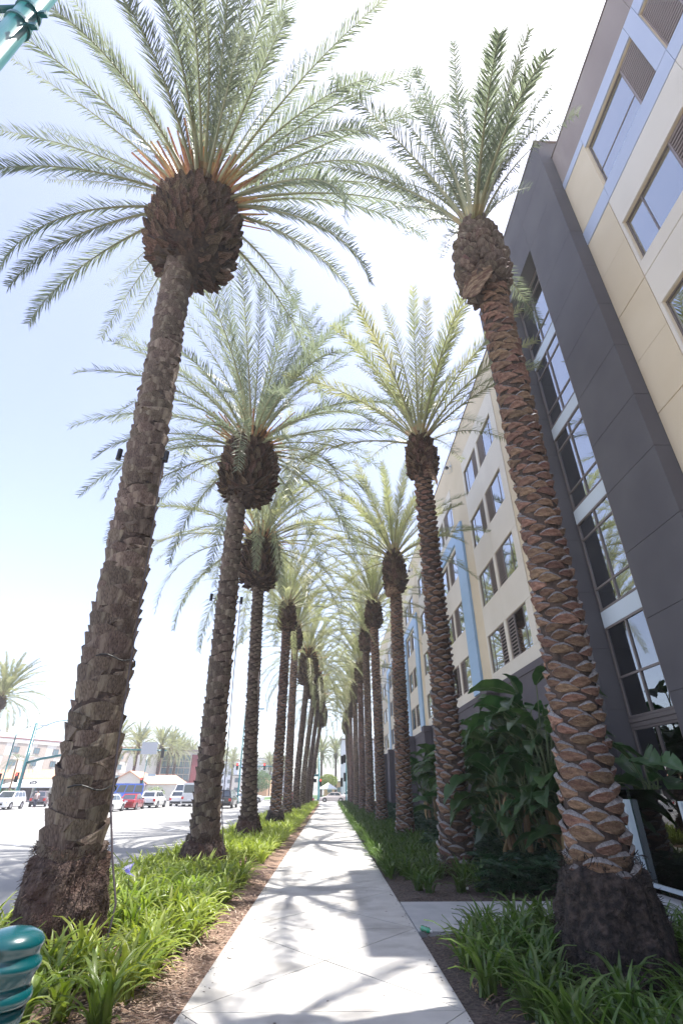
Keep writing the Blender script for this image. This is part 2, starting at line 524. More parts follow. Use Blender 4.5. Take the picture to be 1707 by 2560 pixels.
# ------------------------------------------------------------------ hotel on the right (three joined blocks, each a building part set)
def wall_x(x, y0, y1, z0, z1, openings, depth, mb, mi=0, side=1):
    """wall face at plane x looking to -x, openings (ya,yb,za,zb) with reveals going back by depth"""
    ys = sorted({y0, y1, *[o[0] for o in openings], *[o[1] for o in openings]})
    zs = sorted({z0, z1, *[o[2] for o in openings], *[o[3] for o in openings]})
    for i in range(len(ys) - 1):
        for j in range(len(zs) - 1):
            ym = (ys[i] + ys[i + 1]) / 2; zm = (zs[j] + zs[j + 1]) / 2
            if any(a < ym < b_ and c < zm < d for a, b_, c, d in openings): continue
            mb.add([(x, ys[i], zs[j]), (x, ys[i + 1], zs[j]), (x, ys[i + 1], zs[j + 1]), (x, ys[i], zs[j + 1])], [(3, 2, 1, 0)], mi)
    X2 = x + depth
    for a, b_, c, d in openings:
        mb.add([(x, a, c), (x, b_, c), (x, b_, d), (x, a, d), (X2, a, c), (X2, b_, c), (X2, b_, d), (X2, a, d)],
               [(0, 1, 5, 4), (1, 2, 6, 5), (2, 3, 7, 6), (3, 0, 4, 7)], mi)

def frame_bars(mb, x, y0, y1, z0, z1, w=0.05, d=0.06, mull=(), trans=()):
    """flat frame in plane x: edge bars plus vertical (mull) and horizontal (trans) bars"""
    mb.box(x - d, x + 0.02, y0, y0 + w, z0, z1)
    mb.box(x - d, x + 0.02, y1 - w, y1, z0, z1)
    mb.box(x - d, x + 0.02, y0 + w, y1 - w, z0, z0 + w)
    mb.box(x - d, x + 0.02, y0 + w, y1 - w, z1 - w, z1)
    for y in mull:
        mb.box(x - d + .004, x + 0.018, y - w / 2, y + w / 2, z0 + w, z1 - w)
    for z in trans:
        mb.box(x - d + .008, x + 0.016, y0 + w, y1 - w, z - w / 2, z + w / 2)

def curtain_mb(x, y0, y1, z0, z1, amp=0.03, wl=0.16, r=None):
    b = MB(); n = max(8, int((y1 - y0) / wl * 6))
    vs = []
    for i in range(n + 1):
        y = y0 + (y1 - y0) * i / n
        xx = x + amp * math.sin(2 * pi * (y - y0) / wl) * (.6 + .4 * math.sin(y * 3.1))
        vs += [(xx, y, z0), (xx, y, z1)]
    fs = [(2 * i, 2 * i + 1, 2 * i + 3, 2 * i + 2) for i in range(n)]
    b.add(vs, fs); return b

def hotel_window(bld, xw, y0, y1, z0, z1, lv, far=True, near=False, transom=None, mullion=None, curt=True, glass='glass'):
    """lv = (ya, yb): louvre part of the opening; the glass is the rest"""
    g0, g1 = (y0, lv[0]) if lv[0] - y0 > y1 - lv[1] else (lv[1], y1)
    fb = MB()
    frame_bars(fb, xw, g0, g1, z0, z1, 0.035, 0.02, mull=[mullion] if mullion else (), trans=[transom] if transom else ())
    w = part('window', fb, M['frame'], bld, world=True)
    pb = MB(); pb.box(xw + .0, xw + .008, g0 + .04, g1 - .04, z0 + .04, z1 - .04)
    part('pane', pb, M[glass], w)
    if curt:
        part('curtain', curtain_mb(xw + .07, g0, g1, z0, z1), M['curtain'], w, smooth=True)
    else:
        cb = MB(); cb.box(xw + .9, xw + .95, g0, g1, z0, z1); part('room_wall', cb, M['green_int'], w)
    lb = MB()
    la, lb_ = lv
    n = int((z1 - z0) / (0.105 if near else 0.13))
    for i in range(n):
        z = z0 + (i + .5) * (z1 - z0) / n
        T = Matrix.Translation((xw - .008, 0, z)) @ Matrix.Rotation(R(-25), 4, 'Y')
        lb.box(-.014, .02, la + .03, lb_ - .03, -.02, .02, 0, T)
    lb.box(xw + .03, xw + .05, la, lb_, z0, z1, 1)
    frame_bars(lb, xw, la, lb_, z0, z1, 0.03, 0.03)
    part('louvre_grille', lb, [M['louvre'], M['louvreD']], w)

H1 = thing('hotel_block', (8.5, 0, 0), 'tall cream and grey hotel block at upper right with blue framed top windows and louvres', 'building')
XC = 7.17; YN = 8.17
ROOF = 19.94
op = []; wins = []
# modules mirrored round y = 4.31, repeating every 8.6 m towards the camera and behind it
for kmod in range(4):
    off = -8.0 * kmod
    for (zb, zt, top) in ((15.71, 17.74, True), (12.45, 14.0, False), (9.35, 10.98, False), (6.25, 7.9, False)):
        for (ya, yb, la, lb_, mu) in ((4.5, 6.88, 4.5, 5.15, 6.24), (1.72, 4.12, 3.47, 4.12, 2.36)):
            if ya + off < -24: continue
            op.append((ya + off, yb + off, zb, zt)); wins.append((ya + off, yb + off, zb, zt, la + off, lb_ + off, mu + off, top))
mb = MB()
wall_x(XC, -25, YN, 5.6, ROOF, op, 0.10, mb)
mb.box(XC + .005, 19, -25, -24.9, -.2, ROOF); mb.box(XC + .4, 19, -25, 15.3, ROOF - .3, ROOF - .05); mb.box(18.9, 19, -25, 15.3, -.2, ROOF - .05)
mb.box(XC + .005, XC + .4, -25, YN, ROOF - .6, ROOF - .001)
part('wall', mb, M['cream'], H1, world=True)
cb = MB(); cb.box(XC - .05, XC + .45, -25, YN - .01, ROOF, ROOF + .05)
part('roof_coping', cb, M['frame'], H1, world=True)
# parapet band of mauve panels
y = YN - .01
while y > -24:
    ya = max(-24.9, y - 3.99)
    b = MB(); b.box(XC - .02, XC, ya + .006, y - .006, 18.32, ROOF - .002)
    part('parapet_panel', b, M['mauve'], H1, world=True); y = ya
# blue-lavender frames round the top windows
def fp(y0, y1, z0, z1, m, t=.035, name='facade_panel', bld=None):
    b = MB(); b.box(XC - t, XC - .001, y0 + .005, y1 - .005, z0 + .005, z1 - .005)
    return part(name, b, M[m], bld or H1, world=True)
for kmod in range(4):
    o = -8.0 * kmod
    yt = YN - .01 if kmod == 0 else 8.3 + o
    if yt > 6.9 + o: fp(6.9 + o, yt, 18.0, 18.3, 'lav')
    fp(4.5 + o, 6.9 + o, 17.76, 18.3, 'lav'); fp(4.12 + o, 4.5 + o, 15.7, 18.3, 'lav'); fp(1.7 + o, 4.12 + o, 17.76, 18.3, 'lav')
    if yt > 6.9 + o: fp(6.9 + o, yt, 15.12, 15.66, 'lav')
    fp(4.12 + o, 6.9 + o, 15.12, 15.69, 'lav'); fp(.2 + o, 4.12 + o, 15.12, 15.69, 'lav')
    fp(.2 + o, 1.68 + o, 15.7, 18.3, 'lav')
    # off-white fields round the lower windows
    for (zb, zt, z0, z1) in ((12.45, 14.0, 12.02, 15.1), (9.35, 10.98, 8.92, 12.0), (6.25, 7.9, 5.65, 8.9)):
        for (a, c, za, zc) in ((4.12 + o, 6.97 + o, zt, z1), (1.66 + o, 4.12 + o, zt, z1), (4.12 + o, 6.97 + o, z0, zb), (1.66 + o, 4.12 + o, z0, zb),
                               (6.88 + o, 6.97 + o, zb, zt), (4.12 + o, 4.5 + o, zb, zt), (1.66 + o, 1.72 + o, zb, zt)):
            fp(a, c, za, zc, 'white', .03)
        # cream panels between
        for (a, c) in ((6.99 + o, yt),):
            for (za, zc) in ((z0, z0 + 1.54), (z0 + 1.54, z1)):
                if c > a + .1: fp(a, c, za, zc, 'cream', .02)
    for (za, zc) in ((15.7, 17.99),):
        if yt > 7.0 + o: fp(6.9 + o, yt, za, zc, 'cream', .02)
for (ya, yb, zb, zt, la, lb_, mu, top) in wins:
    hotel_window(H1, XC + .085, ya, yb, zb, zt, (la, lb_), near=ya > -1, transom=(zb + .72) if top else None, mullion=None if top else mu)
b = MB(); b.box(XC - .06, XC + .3, -25, YN, 5.35, 5.6); b.box(XC + .02, XC + .4, -25, YN, -.2, 5.35)
part('base_wall', b, M['darkbase'], H1, world=True)
# inner dark backing so that nothing shows through panes
b = MB(); b.box(XC + 1.6, XC + 1.65, -24.8, 100, 0, 19.2)
ob('hotel_core_wall', b.mesh('hotel_core_wall', [M['interior']]), kind='structure')

# ---- charcoal stair tower
H2 = thing('hotel_tower', (7.9, 11.7, 0), 'charcoal grey tower of the hotel with a deep vertical strip of windows', 'building')
XP = 6.785; Y1, Y2, Y3, Y4 = 8.17, 10.18, 12.72, 15.2
TOP = 21.03; HEAD = 18.08; XW = 7.30
b = MB()
b.box(XP + .02, 9.5, Y1 + .012, Y2 - .012, -.2, TOP - .01)
b.box(XP + .02, 9.5, Y3 + .012, Y4 - .012, -.2, TOP - .01)
b.box(XP + .02, 9.5, Y2 - .012, Y3 + .012, HEAD + .012, TOP - .01)
b.box(XW + 1.2, 9.5, Y2 - .012, Y3 + .012, -.2, HEAD + .012)
part('wall', b, M['dark'], H2, world=True)
seams = [-.2, 1.9, 3.4, 4.9, 6.44, 8.05, 9.5, 11.1, 12.6, 14.2, 15.8, HEAD, 19.6, TOP]
for i in range(len(seams) - 1):
    z0, z1 = seams[i] + .006, seams[i + 1] - .006
    for (a, c) in ((Y1, Y2), (Y3, Y4)):
        q = MB(); q.box(XP, XP + .019, a + .004, c - .004, z0, z1); part('facade_panel', q, M['dark'], H2, world=True)
    if seams[i] >= HEAD:
        q = MB(); q.box(XP, XP + .019, Y2 + .004, Y3 - .004, z0, z1); part('facade_panel', q, M['dark'], H2, world=True)
    else:
        q = MB(); q.box(XP + .021, XW - .06, Y3 - .001, Y3 + .011, z0, z1); part('facade_panel', q, M['dark'], H2, world=True)
        q = MB(); q.box(XP + .021, XW - .06, Y2 - .011, Y2 + .001, z0, z1); part('facade_panel', q, M['dark'], H2, world=True)
    q = MB(); q.box(XP + .001, XC - .03, Y1 - .012, Y1 + .010, z0, z1); part('facade_panel', q, M['dark'], H2, world=True)
    q = MB(); q.box(XP + .001, 7.24, Y4 - .010, Y4 + .012, z0, z1); part('facade_panel', q, M['dark'], H2, world=True)
b = MB(); b.box(XP - .03, 9.5, Y1 - .03, Y4 + .03, TOP, TOP + .06)
part('roof_coping', b, M['frame'], H2, world=True)
# window strip
mull = 11.72
zz = [.2, 2.98, 5.42, 8.55, 11.70, 14.84, HEAD]
for i in range(len(zz) - 1):
    z0 = zz[i] + (.45 if i > 2 else (.0 if i == 0 else (.22 if i == 1 else .45)))
    z1 = zz[i + 1]
    fb = MB()
    tr = [z0 + .62, z1 - .5] if i > 2 else ([(z0 + z1) / 2 - .1] if i == 2 else ([z0 + .95] if i == 1 else []))
    if i == 2: tr = [z1 - .55, z0 + .62]
    frame_bars(fb, XW, Y2 + .02, Y3 - .02, z0, z1, .05, .035, mull=[mull, 10.9], trans=tr)
    w = part('window', fb, M['frame'], H2, world=True)
    q = MB(); q.box(XW + .001, XW + .009, Y2 + .06, Y3 - .06, z0 + .04, z1 - .04)
    part('pane', q, M['glassD' if i < 2 else 'glass'], w)
    if i >= 1:
        q = MB(); q.box(XW + .75, XW + .78, Y2 + .02, Y3 - .02, z0 + .1, z1 - .3); part('room_wall', q, M['green_int'], w)
        q = curtain_mb(XW + .3, Y3 - .55, Y3 - .08, z0 + .05, z1 - .05); part('curtain', q, M['curtain'], w, smooth=True)
    if i > 1:
        q = MB(); q.box(XW - .03, XW + .05, Y2 + .015, Y3 - .015, zz[i] + .01, zz[i] + .44)
        part('spandrel_panel', q, M['spandrel'], H2, world=True)
    elif i == 1:
        q = MB(); q.box(XW - .04, XW + .05, Y2 + .015, Y3 - .015, zz[i] + .01, zz[i] + .105); q.box(XW - .05, XW + .05, Y2 + .015, Y3 - .015, zz[i] + .115, zz[i] + .21)
        part('transom_beam', q, M['frame'], H2, world=True)

# ---- far wing
H3 = thing('hotel_wing', (9, 45, 0), 'long cream hotel wing behind the right palms with blue window frames and louvres', 'building')
XF = 7.26; YE = 76.0
ops = []; wl = []
rows = ((15.46, 17.03), (12.35, 13.96), (9.25, 10.85), (6.2, 7.85))
per = 16.3
mods = [0, 1, 2, 3]
panels = []
for m_ in mods:
    o = per * m_
    for ri, (za, zb) in enumerate(rows):
        for (a, c, la, lc) in ((17.43, 19.72, 18.95, 19.72), (20.06, 22.42, 20.06, 20.85)):
            if c + o < YE - .3: wl.append((a + o, c + o, za, zb, la + o, lc + o, ri))
        for (a, c, la, lc) in ((25.66, 27.9, 27.15, 27.9), (28.22, 30.5, 28.22, 28.98)):
            if c + o < YE - .3: wl.append((a + o, c + o, za, zb, la + o, lc + o, ri))
ops = [(w_[0], w_[1], w_[2], w_[3]) for w_ in wl]
mb = MB()
wall_x(XF, Y4 + .02, YE, 5.7, 19.9, ops, .06, mb)
mb.box(XF + .005, 19, YE - .1, YE, -.2, 19.9); mb.box(XF + .4, 19, Y4 + .02, YE, 19.5, 19.8)
mb.box(XF + .005, XF + .4, Y4 + .02, YE - .11, 19.3, 19.899)
part('wall', mb, M['cream'], H3, world=True)
b = MB(); b.box(XF - .04, XF + .45, Y4 + .04, YE, 19.901, 19.95)
part('roof_coping', b, M['frame'], H3, world=True)
def fp3(y0, y1, z0, z1, m, t, name='facade_panel'):
    y1 = min(y1, YE - .02)
    if y1 <= y0 + .05: return
    b = MB(); b.box(XF - t, XF - .001, y0 + .005, y1 - .005, z0 + .005, z1 - .005)
    part(name, b, M[m], H3, world=True)
for m_ in mods:
    o = per * m_
    # off-white fields (between and around the two windows of each row)
    for (A, B, C_, D, wm) in ((16.85, 17.43, 22.42, 22.62, (19.72, 20.06)), (25.62, 25.66, 30.5, 30.62, (27.9, 28.22))):
        if A + o > YE: continue
        zt = 18.1 if A < 20 else 17.95
        edges = [rows[3][0] - .5, rows[3][0], rows[3][1], rows[2][0], rows[2][1], rows[1][0], rows[1][1], rows[0][0], rows[0][1], zt]
        for j in range(0, len(edges) - 1):
            z0, z1 = edges[j], edges[j + 1]
            if j % 2 == 0:
                fp3(A + o, (wm[0] + wm[1]) / 2 + o, z0, z1, 'white', .03); fp3((wm[0] + wm[1]) / 2 + o, D + o, z0, z1, 'white', .03)
            else:
                fp3(A + o, B + o, z0, z1, 'white', .03); fp3(wm[0] + o, wm[1] + o, z0, z1, 'white', .03); fp3(C_ + o, D + o, z0, z1, 'white', .03)
    # blue frame
    zt = 14.86
    if 24.04 + o < YE:
        for (z0, z1) in ((5.72, 8.3), (8.3, 11.3), (11.3, zt - .7)):
            fp3(24.04 + o, 25.58 + o, z0, z1, 'blue', .13, 'blue_panel'); fp3(30.66 + o, 32.2 + o, z0, z1, 'blue', .13, 'blue_panel')
        fp3(24.04 + o, 28.1 + o, zt - .7, zt, 'blue', .13, 'blue_panel'); fp3(28.1 + o, 32.2 + o, zt - .7, zt, 'blue', .13, 'blue_panel')
for (a, c, za, zb, la, lc, ri) in wl:
    g0, g1 = (a, la) if la - a > c - lc else (lc, c)
    hotel_window(H3, XF + .045, a, c, za, zb, (la, lc), mullion=g0 + (g1 - g0) * (.33 if g0 == a else .67), curt=(ri < 3), glass='glass')
b = MB(); b.box(XF - .03, XF + .3, Y4 + .05, YE, 5.45, 5.7); b.box(XF + .02, XF + .4, Y4 + .05, YE, -.2, 5.45)
for yy in range(22, 76, 8):
    b.box(XF - .55, XF - .035, yy, yy + .7, -.2, 5.44); b.box(XF - .60, XF - .032, yy - .15, yy + .85, 5.3, 5.68)
part('base_wall', b, M['darkbase'], H3, world=True)
# wire guarded lamp under the roof edge
for (yl, lab) in ((24.6, 'wire guarded wall lamp under the roof edge of the cream wing'), (40.9, 'second small wall lamp farther along the cream wing roof edge')):
    t = thing('wall_lamp', (XF - .001, yl, 19.0), lab, 'lamp', 'lamps under the roof edge')
    b = MB(); b.box(-.06, 0, -.06, .06, -.06, .06); b.tube([(-.05, 0, 0), (-.28, 0, -.1)], .025, 6)
    part('bracket', b, M['alu'], t)
    b = MB(); b.lathe([(.03, -.1), (.1, -.08), (.13, .0), (.05, .1)], 10, (-.3, 0, -.12)); part('lamp_head', b, M['black'], t)
    b = MB()
    for k in range(6):
        a = k * pi / 3; b.tube([(-.3 + .26 * math.cos(a), .26 * math.sin(a), .2), (-.3 + .3 * math.cos(a), .3 * math.sin(a), -.4)], .008, 4)
    for z in (.2, -.1, -.4): b.tube([(-.3 + .28 * math.cos(k * pi / 6), .28 * math.sin(k * pi / 6), z) for k in range(13)], .008, 4)
    part('wire_guard', b, M['alu'], t)

# ------------------------------------------------------------------ low wall and glass fence
t = thing('low_wall', (5.15, 8, 0), 'low grey concrete wall carrying the glass fence beside the nearest right palm', 'wall')
b = MB(); b.box(5.0, 5.3, -10, 12.6, -.2, .2)
part('wall_body', b, M['concrete2'], t, world=True)
b = MB(); b.box(4.965, 5.335, -10, 12.62, .2, .235); part('wall_cap', b, M['concrete2'], t, world=True)
ob('kerb_edge', (lambda b: (b.tube([(3.9, -3, .02), (4.35, 4.5, .03), (4.7, 7.0, .03), (4.92, 8.6, .03)], .07, 6), b.mesh('kerb_edge', [M['gutter']]))[1])(MB()), kind='structure')
fence = thing('glass_fence', (5.15, 8, 0), 'waist high glass fence with grey metal posts behind the nearest right palm', 'fence')
for i, y in enumerate((12.4, 9.82, 8.15, 5.6, 3.0)):
    b = MB()
    b.box(5.10, 5.20, y + .02, y + .085, .236, 1.55); b.box(5.10, 5.20, y - .085, y - .02, .236, 1.55); b.box(5.14, 5.16, y - .02, y + .02, .236, 1.54)
    b.box(5.06, 5.24, y - .12, y + .12, .2355, .25)
    part('post', b, M['alu'], fence, world=True)
for (a, c) in ((9.86, 12.36), (8.19, 9.78), (5.64, 8.11), (3.04, 5.56)):
    b = MB(); b.box(5.212, 5.224, a - .03, c + .03, .40, 1.70)
    part('glass_panel', b, M['glassF'], fence, world=True)
    b = MB(); b.box(5.18, 5.225, a + .06, c - .06, .34, .395)
    part('bottom_rail', b, M['alu'], fence, world=True)

# ------------------------------------------------------------------ date palms
L1F = [(-2.75, -0.06, 1.14, 4.74), (-2.9, 0.47, 0.91, 5.09), (-2.76, 0.68, 0.48, 5.61), (-1.9, 0.04, 1.18, 4.93), (-2.32, 0.81, 0.51, 5.36), (-1.56, -0.22, 0.89, 5.39), (-1.46, 0.01, 1.29, 5.32), (-1.35, -0.06, 1.09, 5.45), (-1.27, -0.06, 1.06, 5.45), (-1.21, -0.03, 1.01, 5.28), (-1.17, 0.17, 1.3, 5.39), (-1.07, 0.1, 1.13, 5.23), (-0.99, -0.04, 1.08, 5.53), (-0.73, 0.38, 0.98, 5.78), (-0.55, 0.31, 0.96, 5.84), (-0.68, 0.09, 1.06, 5.42), (-0.37, 0.23, 0.83, 7.28), (-0.38, 0.1, 1.39, 5.81), (-0.13, 0.09, 1.07, 6.59), (0.62, 0.91, 0.81, 5.76), (-0.22, -0.41, 1.01, 6.07), (1.0, 0.5, 1.47, 5.97), (-0.05, -0.5, 0.83, 5.58), (-3.18, -0.23, 1.25, 5.12), (2.91, -0.3, 1.21, 5.28), (2.95, 0.72, 0.61, 5.54), (2.41, 0.48, 0.44, 5.6), (-0.57, 1.12, 0.2, 5.64), (-1.15, -0.36, 0.71, 5.79), (-2.21, 1.25, 0.2, 5.73), (-2.57, 0.94, 0.26, 5.59), (2.91, 1.13, 0.34, 5.7), (0.44, 1.12, 0.56, 5.9), (1.31, 0.54, 0.74, 5.62), (-3.08, 0.74, 0.36, 5.67), (-0.58, 0.01, 1.19, 5.51), (2.26, 0.07, 0.2, 5.7), (-0.18, 0.21, 1.31, 5.97)]
R1F = [(-1.79, -0.21, 0.56, 3.6), (-1.85, 1.23, 0.5, 3.56), (-0.69, 1.16, 0.45, 3.59), (-0.04, 1.29, 0.4, 3.57), (0.33, 1.15, 0.4, 3.59), (-2.26, 1.25, 0.4, 3.67), (-2.73, 1.38, 0.55, 3.68), (3.07, 1.32, 0.4, 3.5), (2.45, 1.23, 0.6, 3.77), (1.54, 1.12, 0.6, 3.61), (2.01, 1.24, 0.65, 3.75), (-0.5, 1.32, 0.4, 3.64), (-1.54, 1.5, 0.4, 3.5), (-1.09, 1.24, 0.5, 3.51), (0.85, 0.45, 0.6, 3.7), (-0.39, 1.24, 0.6, 3.64), (2.65, 1.34, 0.5, 3.59), (-1.64, -0.22, 0.67, 3.46), (-0.83, 1.25, 0.5, 3.59), (-2.41, 1.37, 0.6, 3.75), (1.1, 1.3, 0.8, 3.4), (-0.21, 1.26, 0.4, 3.57), (-3.14, 1.0, 0.7, 3.6), (0.5, 1.4, 0.5, 3.5), (-1.3, .95, .4, 3.2)]

def frond_mesh(name, e0, dr, L, seed, nleaf=80, ll=0.5, lw=0.022, yellow=False, bare=0.13):
    """a feather frond starting at the origin, pointing along +X, elevation falling from e0 by dr"""
    r = random.Random(seed)
    n = 14
    p = Vector((0, 0, 0)); pts = [p.copy()]; el = []
    sway = r.uniform(-.12, .12)
    for i in range(n):
        t = (i + .5) / n
        e = e0 - dr * t ** 1.3
        a = sway * t * t
        d = Vector((math.cos(e) * math.cos(a), math.cos(e) * math.sin(a), math.sin(e)))
        p = p + d * (L / n); pts.append(p.copy()); el.append(d)
    b = MB()
    rad = [(0.055 * (1 - i / n) ** 2.2 + .005 + (.04 if i == 0 else 0), 0.028 * (1 - i / n) ** 1.5 + .004) for i in range(n + 1)]
    b.tube(pts, rad, 5, 1, caps=False, ref=Vector((0, 0, 1)) if abs(e0) < 1.4 else Vector((1, 0, 0)))
    b.tube([pts[0] - el[0] * .05, pts[0] + el[0] * .12, pts[1] + el[1] * .1], [(.085, .03), (.07, .03), (.05, .028)], 5, 2, caps=False)
    V = []; F = []
    for i in range(nleaf):
        t = bare + (1 - bare) * (i + r.random() * .6) / nleaf
        q = t * n; k = min(int(q), n - 1); f = q - k
        c = pts[k].lerp(pts[k + 1], f); d = el[k]
        side0 = Vector((-math.sin(0), 1, 0)); side0 = (side0 - d * side0.dot(d)).normalized()
        up = d.cross(side0).normalized()
        if up.z < 0 and abs(d.z) < .99: up = -up
        prof = min(1, .35 + 2.6 * (t - bare)) * (1 - .62 * max(0, (t - .55) / .45) ** 1.5)
        for s in (-1, 1):
            l = ll * prof * r.uniform(.85, 1.12)
            fw = R(r.uniform(30, 48)) + (t > .8) * .12
            lift = R(r.choice((38, 22, 8)) + r.uniform(-10, 10))
            ld = (d * math.sin(pi / 2 - fw) * 1.0 + side0 * s * math.cos(pi / 2 - fw) * math.cos(lift) + up * math.cos(pi / 2 - fw) * math.sin(lift)).normalized()
            wv = ld.cross(up).normalized() * (1 if s > 0 else -1)
            wv = (wv * math.cos(.5) + up * math.sin(.5)).normalized() if r.random() < .5 else wv
            w = lw * r.uniform(.8, 1.2)
            droop = Vector((0, 0, -1)) * l * .16 * r.random()
            A = c; B = c + ld * l * .5 ; Cc = c + ld * l + droop
            m = len(V)
            V += [A - wv * w * .45, A + wv * w * .45, B + wv * w * .5, B - wv * w * .5, Cc]
            F += [(m, m + 1, m + 2, m + 3), (m + 3, m + 2, m + 4)]
    b.add(V, F, 0)
    return b.mesh(name, [M['frondY' if yellow else 'frond'], M['rachis'], M['petiole']])

def shingle_mesh(name, w, h, Rr, seed, out=0.07, lens=False, mats=None, arc=.4, tip=False):
    r = random.Random(seed)
    nx, nz = 6, 4
    V = []; F = []; Mi = []
    jx = [r.uniform(-.035, .035) for _ in range(nx + 1)]; amp_ = r.uniform(.5, 1.2); ph = r.uniform(0, 6.28)
    skew = r.uniform(-.12, .12)
    for j in range(nz + 1):
        v = j / nz
        for i in range(nx + 1):
            u = -1 + 2 * i / nx
            wid = w / 2 * ((.80 + .2 * v) if not lens else (1 - .05 * abs(v - .5)))
            x = u * wid + skew * w * v * .3
            ztop = h * (1 - arc * abs(u + skew * .8) ** 2.0 + jx[i] + .04 * math.sin(u * 3 + ph)); zbot = (h * .22 * u * u if lens else -h * .05 * (1 - u * u))
            z = zbot + (ztop - zbot) * v
            base = math.sqrt(max(.0, Rr * Rr - x * x)) - Rr
            if lens:
                o = (out * (v / .75) ** .7 if v <= .75 else out * (1 - (v - .75) / .25 * 1.1)) * (1 - .75 * u ** 4)
            else:
                o = -.015 + out * v ** 1.2 * (1 - (.45 if tip else .95) * abs(u) ** (4 if tip else 2.6)) + (out * .5 * v ** 3 if tip else 0)
            o += r.uniform(-.004, .004)
            V.append((x, base + o, z))
    for j in range(nz):
        for i in range(nx):
            a = j * (nx + 1) + i
            F.append((a + 1, a, a + nx + 1, a + nx + 2)); Mi.append(1 if (lens and j >= 3) else 0)
    if not lens:   # top lip going in
        k0 = len(V)
        for i in range(nx + 1):
            x, y, z = V[nz * (nx + 1) + i]
            V.append((x * .94, y - out * .75 - .02, z - .02))
        for i in range(nx):
            a = nz * (nx + 1) + i
            F.append((a + 1, a, k0 + i, k0 + i + 1)); Mi.append(1)
    # side skirts
    k0 = len(V)
    for j in range(nz + 1):
        for i in (0, nx):
            x, y, z = V[j * (nx + 1) + i]; V.append((x * .9, y - .07, z))
    for j in range(nz):
        a = j * (nx + 1); F.append((a, k0 + 2 * j, k0 + 2 * j + 2, a + nx + 1)); Mi.append(0)
        a = j * (nx + 1) + nx; F.append((k0 + 2 * j + 1, a, a + nx + 1, k0 + 2 * j + 3)); Mi.append(0)
    b = MB(); b.v = V; b.f = F; b.m = Mi
    me = b.mesh(name, mats, False)
    return me, np.array(V), F, Mi

SH = {}
SH['A'] = [shingle_mesh('bark_scale', .70, .27, .36, 10 + i, .06, False, [M['barkA'], M['core']], arc=.55) for i in range(5)]
SH['A2'] = [shingle_mesh('bark_scale', .56, .21, .33, 20 + i, .055, False, [M['barkA'], M['core']], arc=.55) for i in range(4)]
SH['A3'] = [shingle_mesh('bark_scale', .36, .14, .25, 25 + i, .055, False, [M['barkA'], M['core']], arc=.55) for i in range(4)]
SH['B'] = [shingle_mesh('bark_scale', .37, .175, .30, 30 + i, .038, True, [M['barkB'], M['cut']], arc=.50) for i in range(5)]
SH['B2'] = [shingle_mesh('bark_scale', .33, .16, .30, 40 + i, .045, True, [M['barkB'], M['cut']], arc=.48) for i in range(4)]
SH['boot'] = [shingle_mesh('boot_scale', .22, .32, .9, 50 + i, .10, False, [M['boot'], M['core']], arc=.75, tip=True) for i in range(5)]
SH['bootS'] = [shingle_mesh('boot_scale', .20, .22, .5, 60 + i, .07, False, [M['boot'], M['core']], arc=.6, tip=True) for i in range(4)]
SH['bootL'] = [shingle_mesh('boot_scale', .24, .22, .5, 70 + i, .07, True, [M['barkA'], M['boot']], arc=.6) for i in range(4)]

def lerp_path(path, z):
    for i in range(len(path) - 1):
        a, b_ = path[i], path[i + 1]
        if z <= b_[2] or i == len(path) - 2:
            t = (z - a[2]) / (b_[2] - a[2])
            return a[0] + (b_[0] - a[0]) * t, a[1] + (b_[1] - a[1]) * t, a[3] + (b_[3] - a[3]) * t
def smooth_path(path, z):
    x = y = r_ = 0
    for d in (-.5, -.25, 0, .25, .5):
        zz_ = min(max(z + d, path[0][2]), path[-1][2])
        p = lerp_path(path, zz_); x += p[0]; y += p[1]; r_ += p[2]
    return x / 5, y / 5, r_ / 5

CAMP = Vector((0, 0, 1.7))
FR_GEN = {}
def gen_frond(kind, yellow):
    key = (kind, yellow)
    if key not in FR_GEN:
        e0s = [1.35, 1.15, .95, .7, .45, .15, -.2]
        FR_GEN[key] = [[frond_mesh('frond', e0 + s * .06, (.62 + .13 * j + .10 * s if kind != 'up' else .55 + .1 * j), {'full': 5.6, 'up': 4.5, 'far': 4.9}[kind] * (1 + .05 * s), 100 + j * 10 + s,
                                   nleaf=98 if kind != 'far' else 44, ll=.56, lw=.024 if kind != 'far' else .06, yellow=yellow) for s in (0, 1)] for j, e0 in enumerate(e0s)]
    return FR_GEN[key]

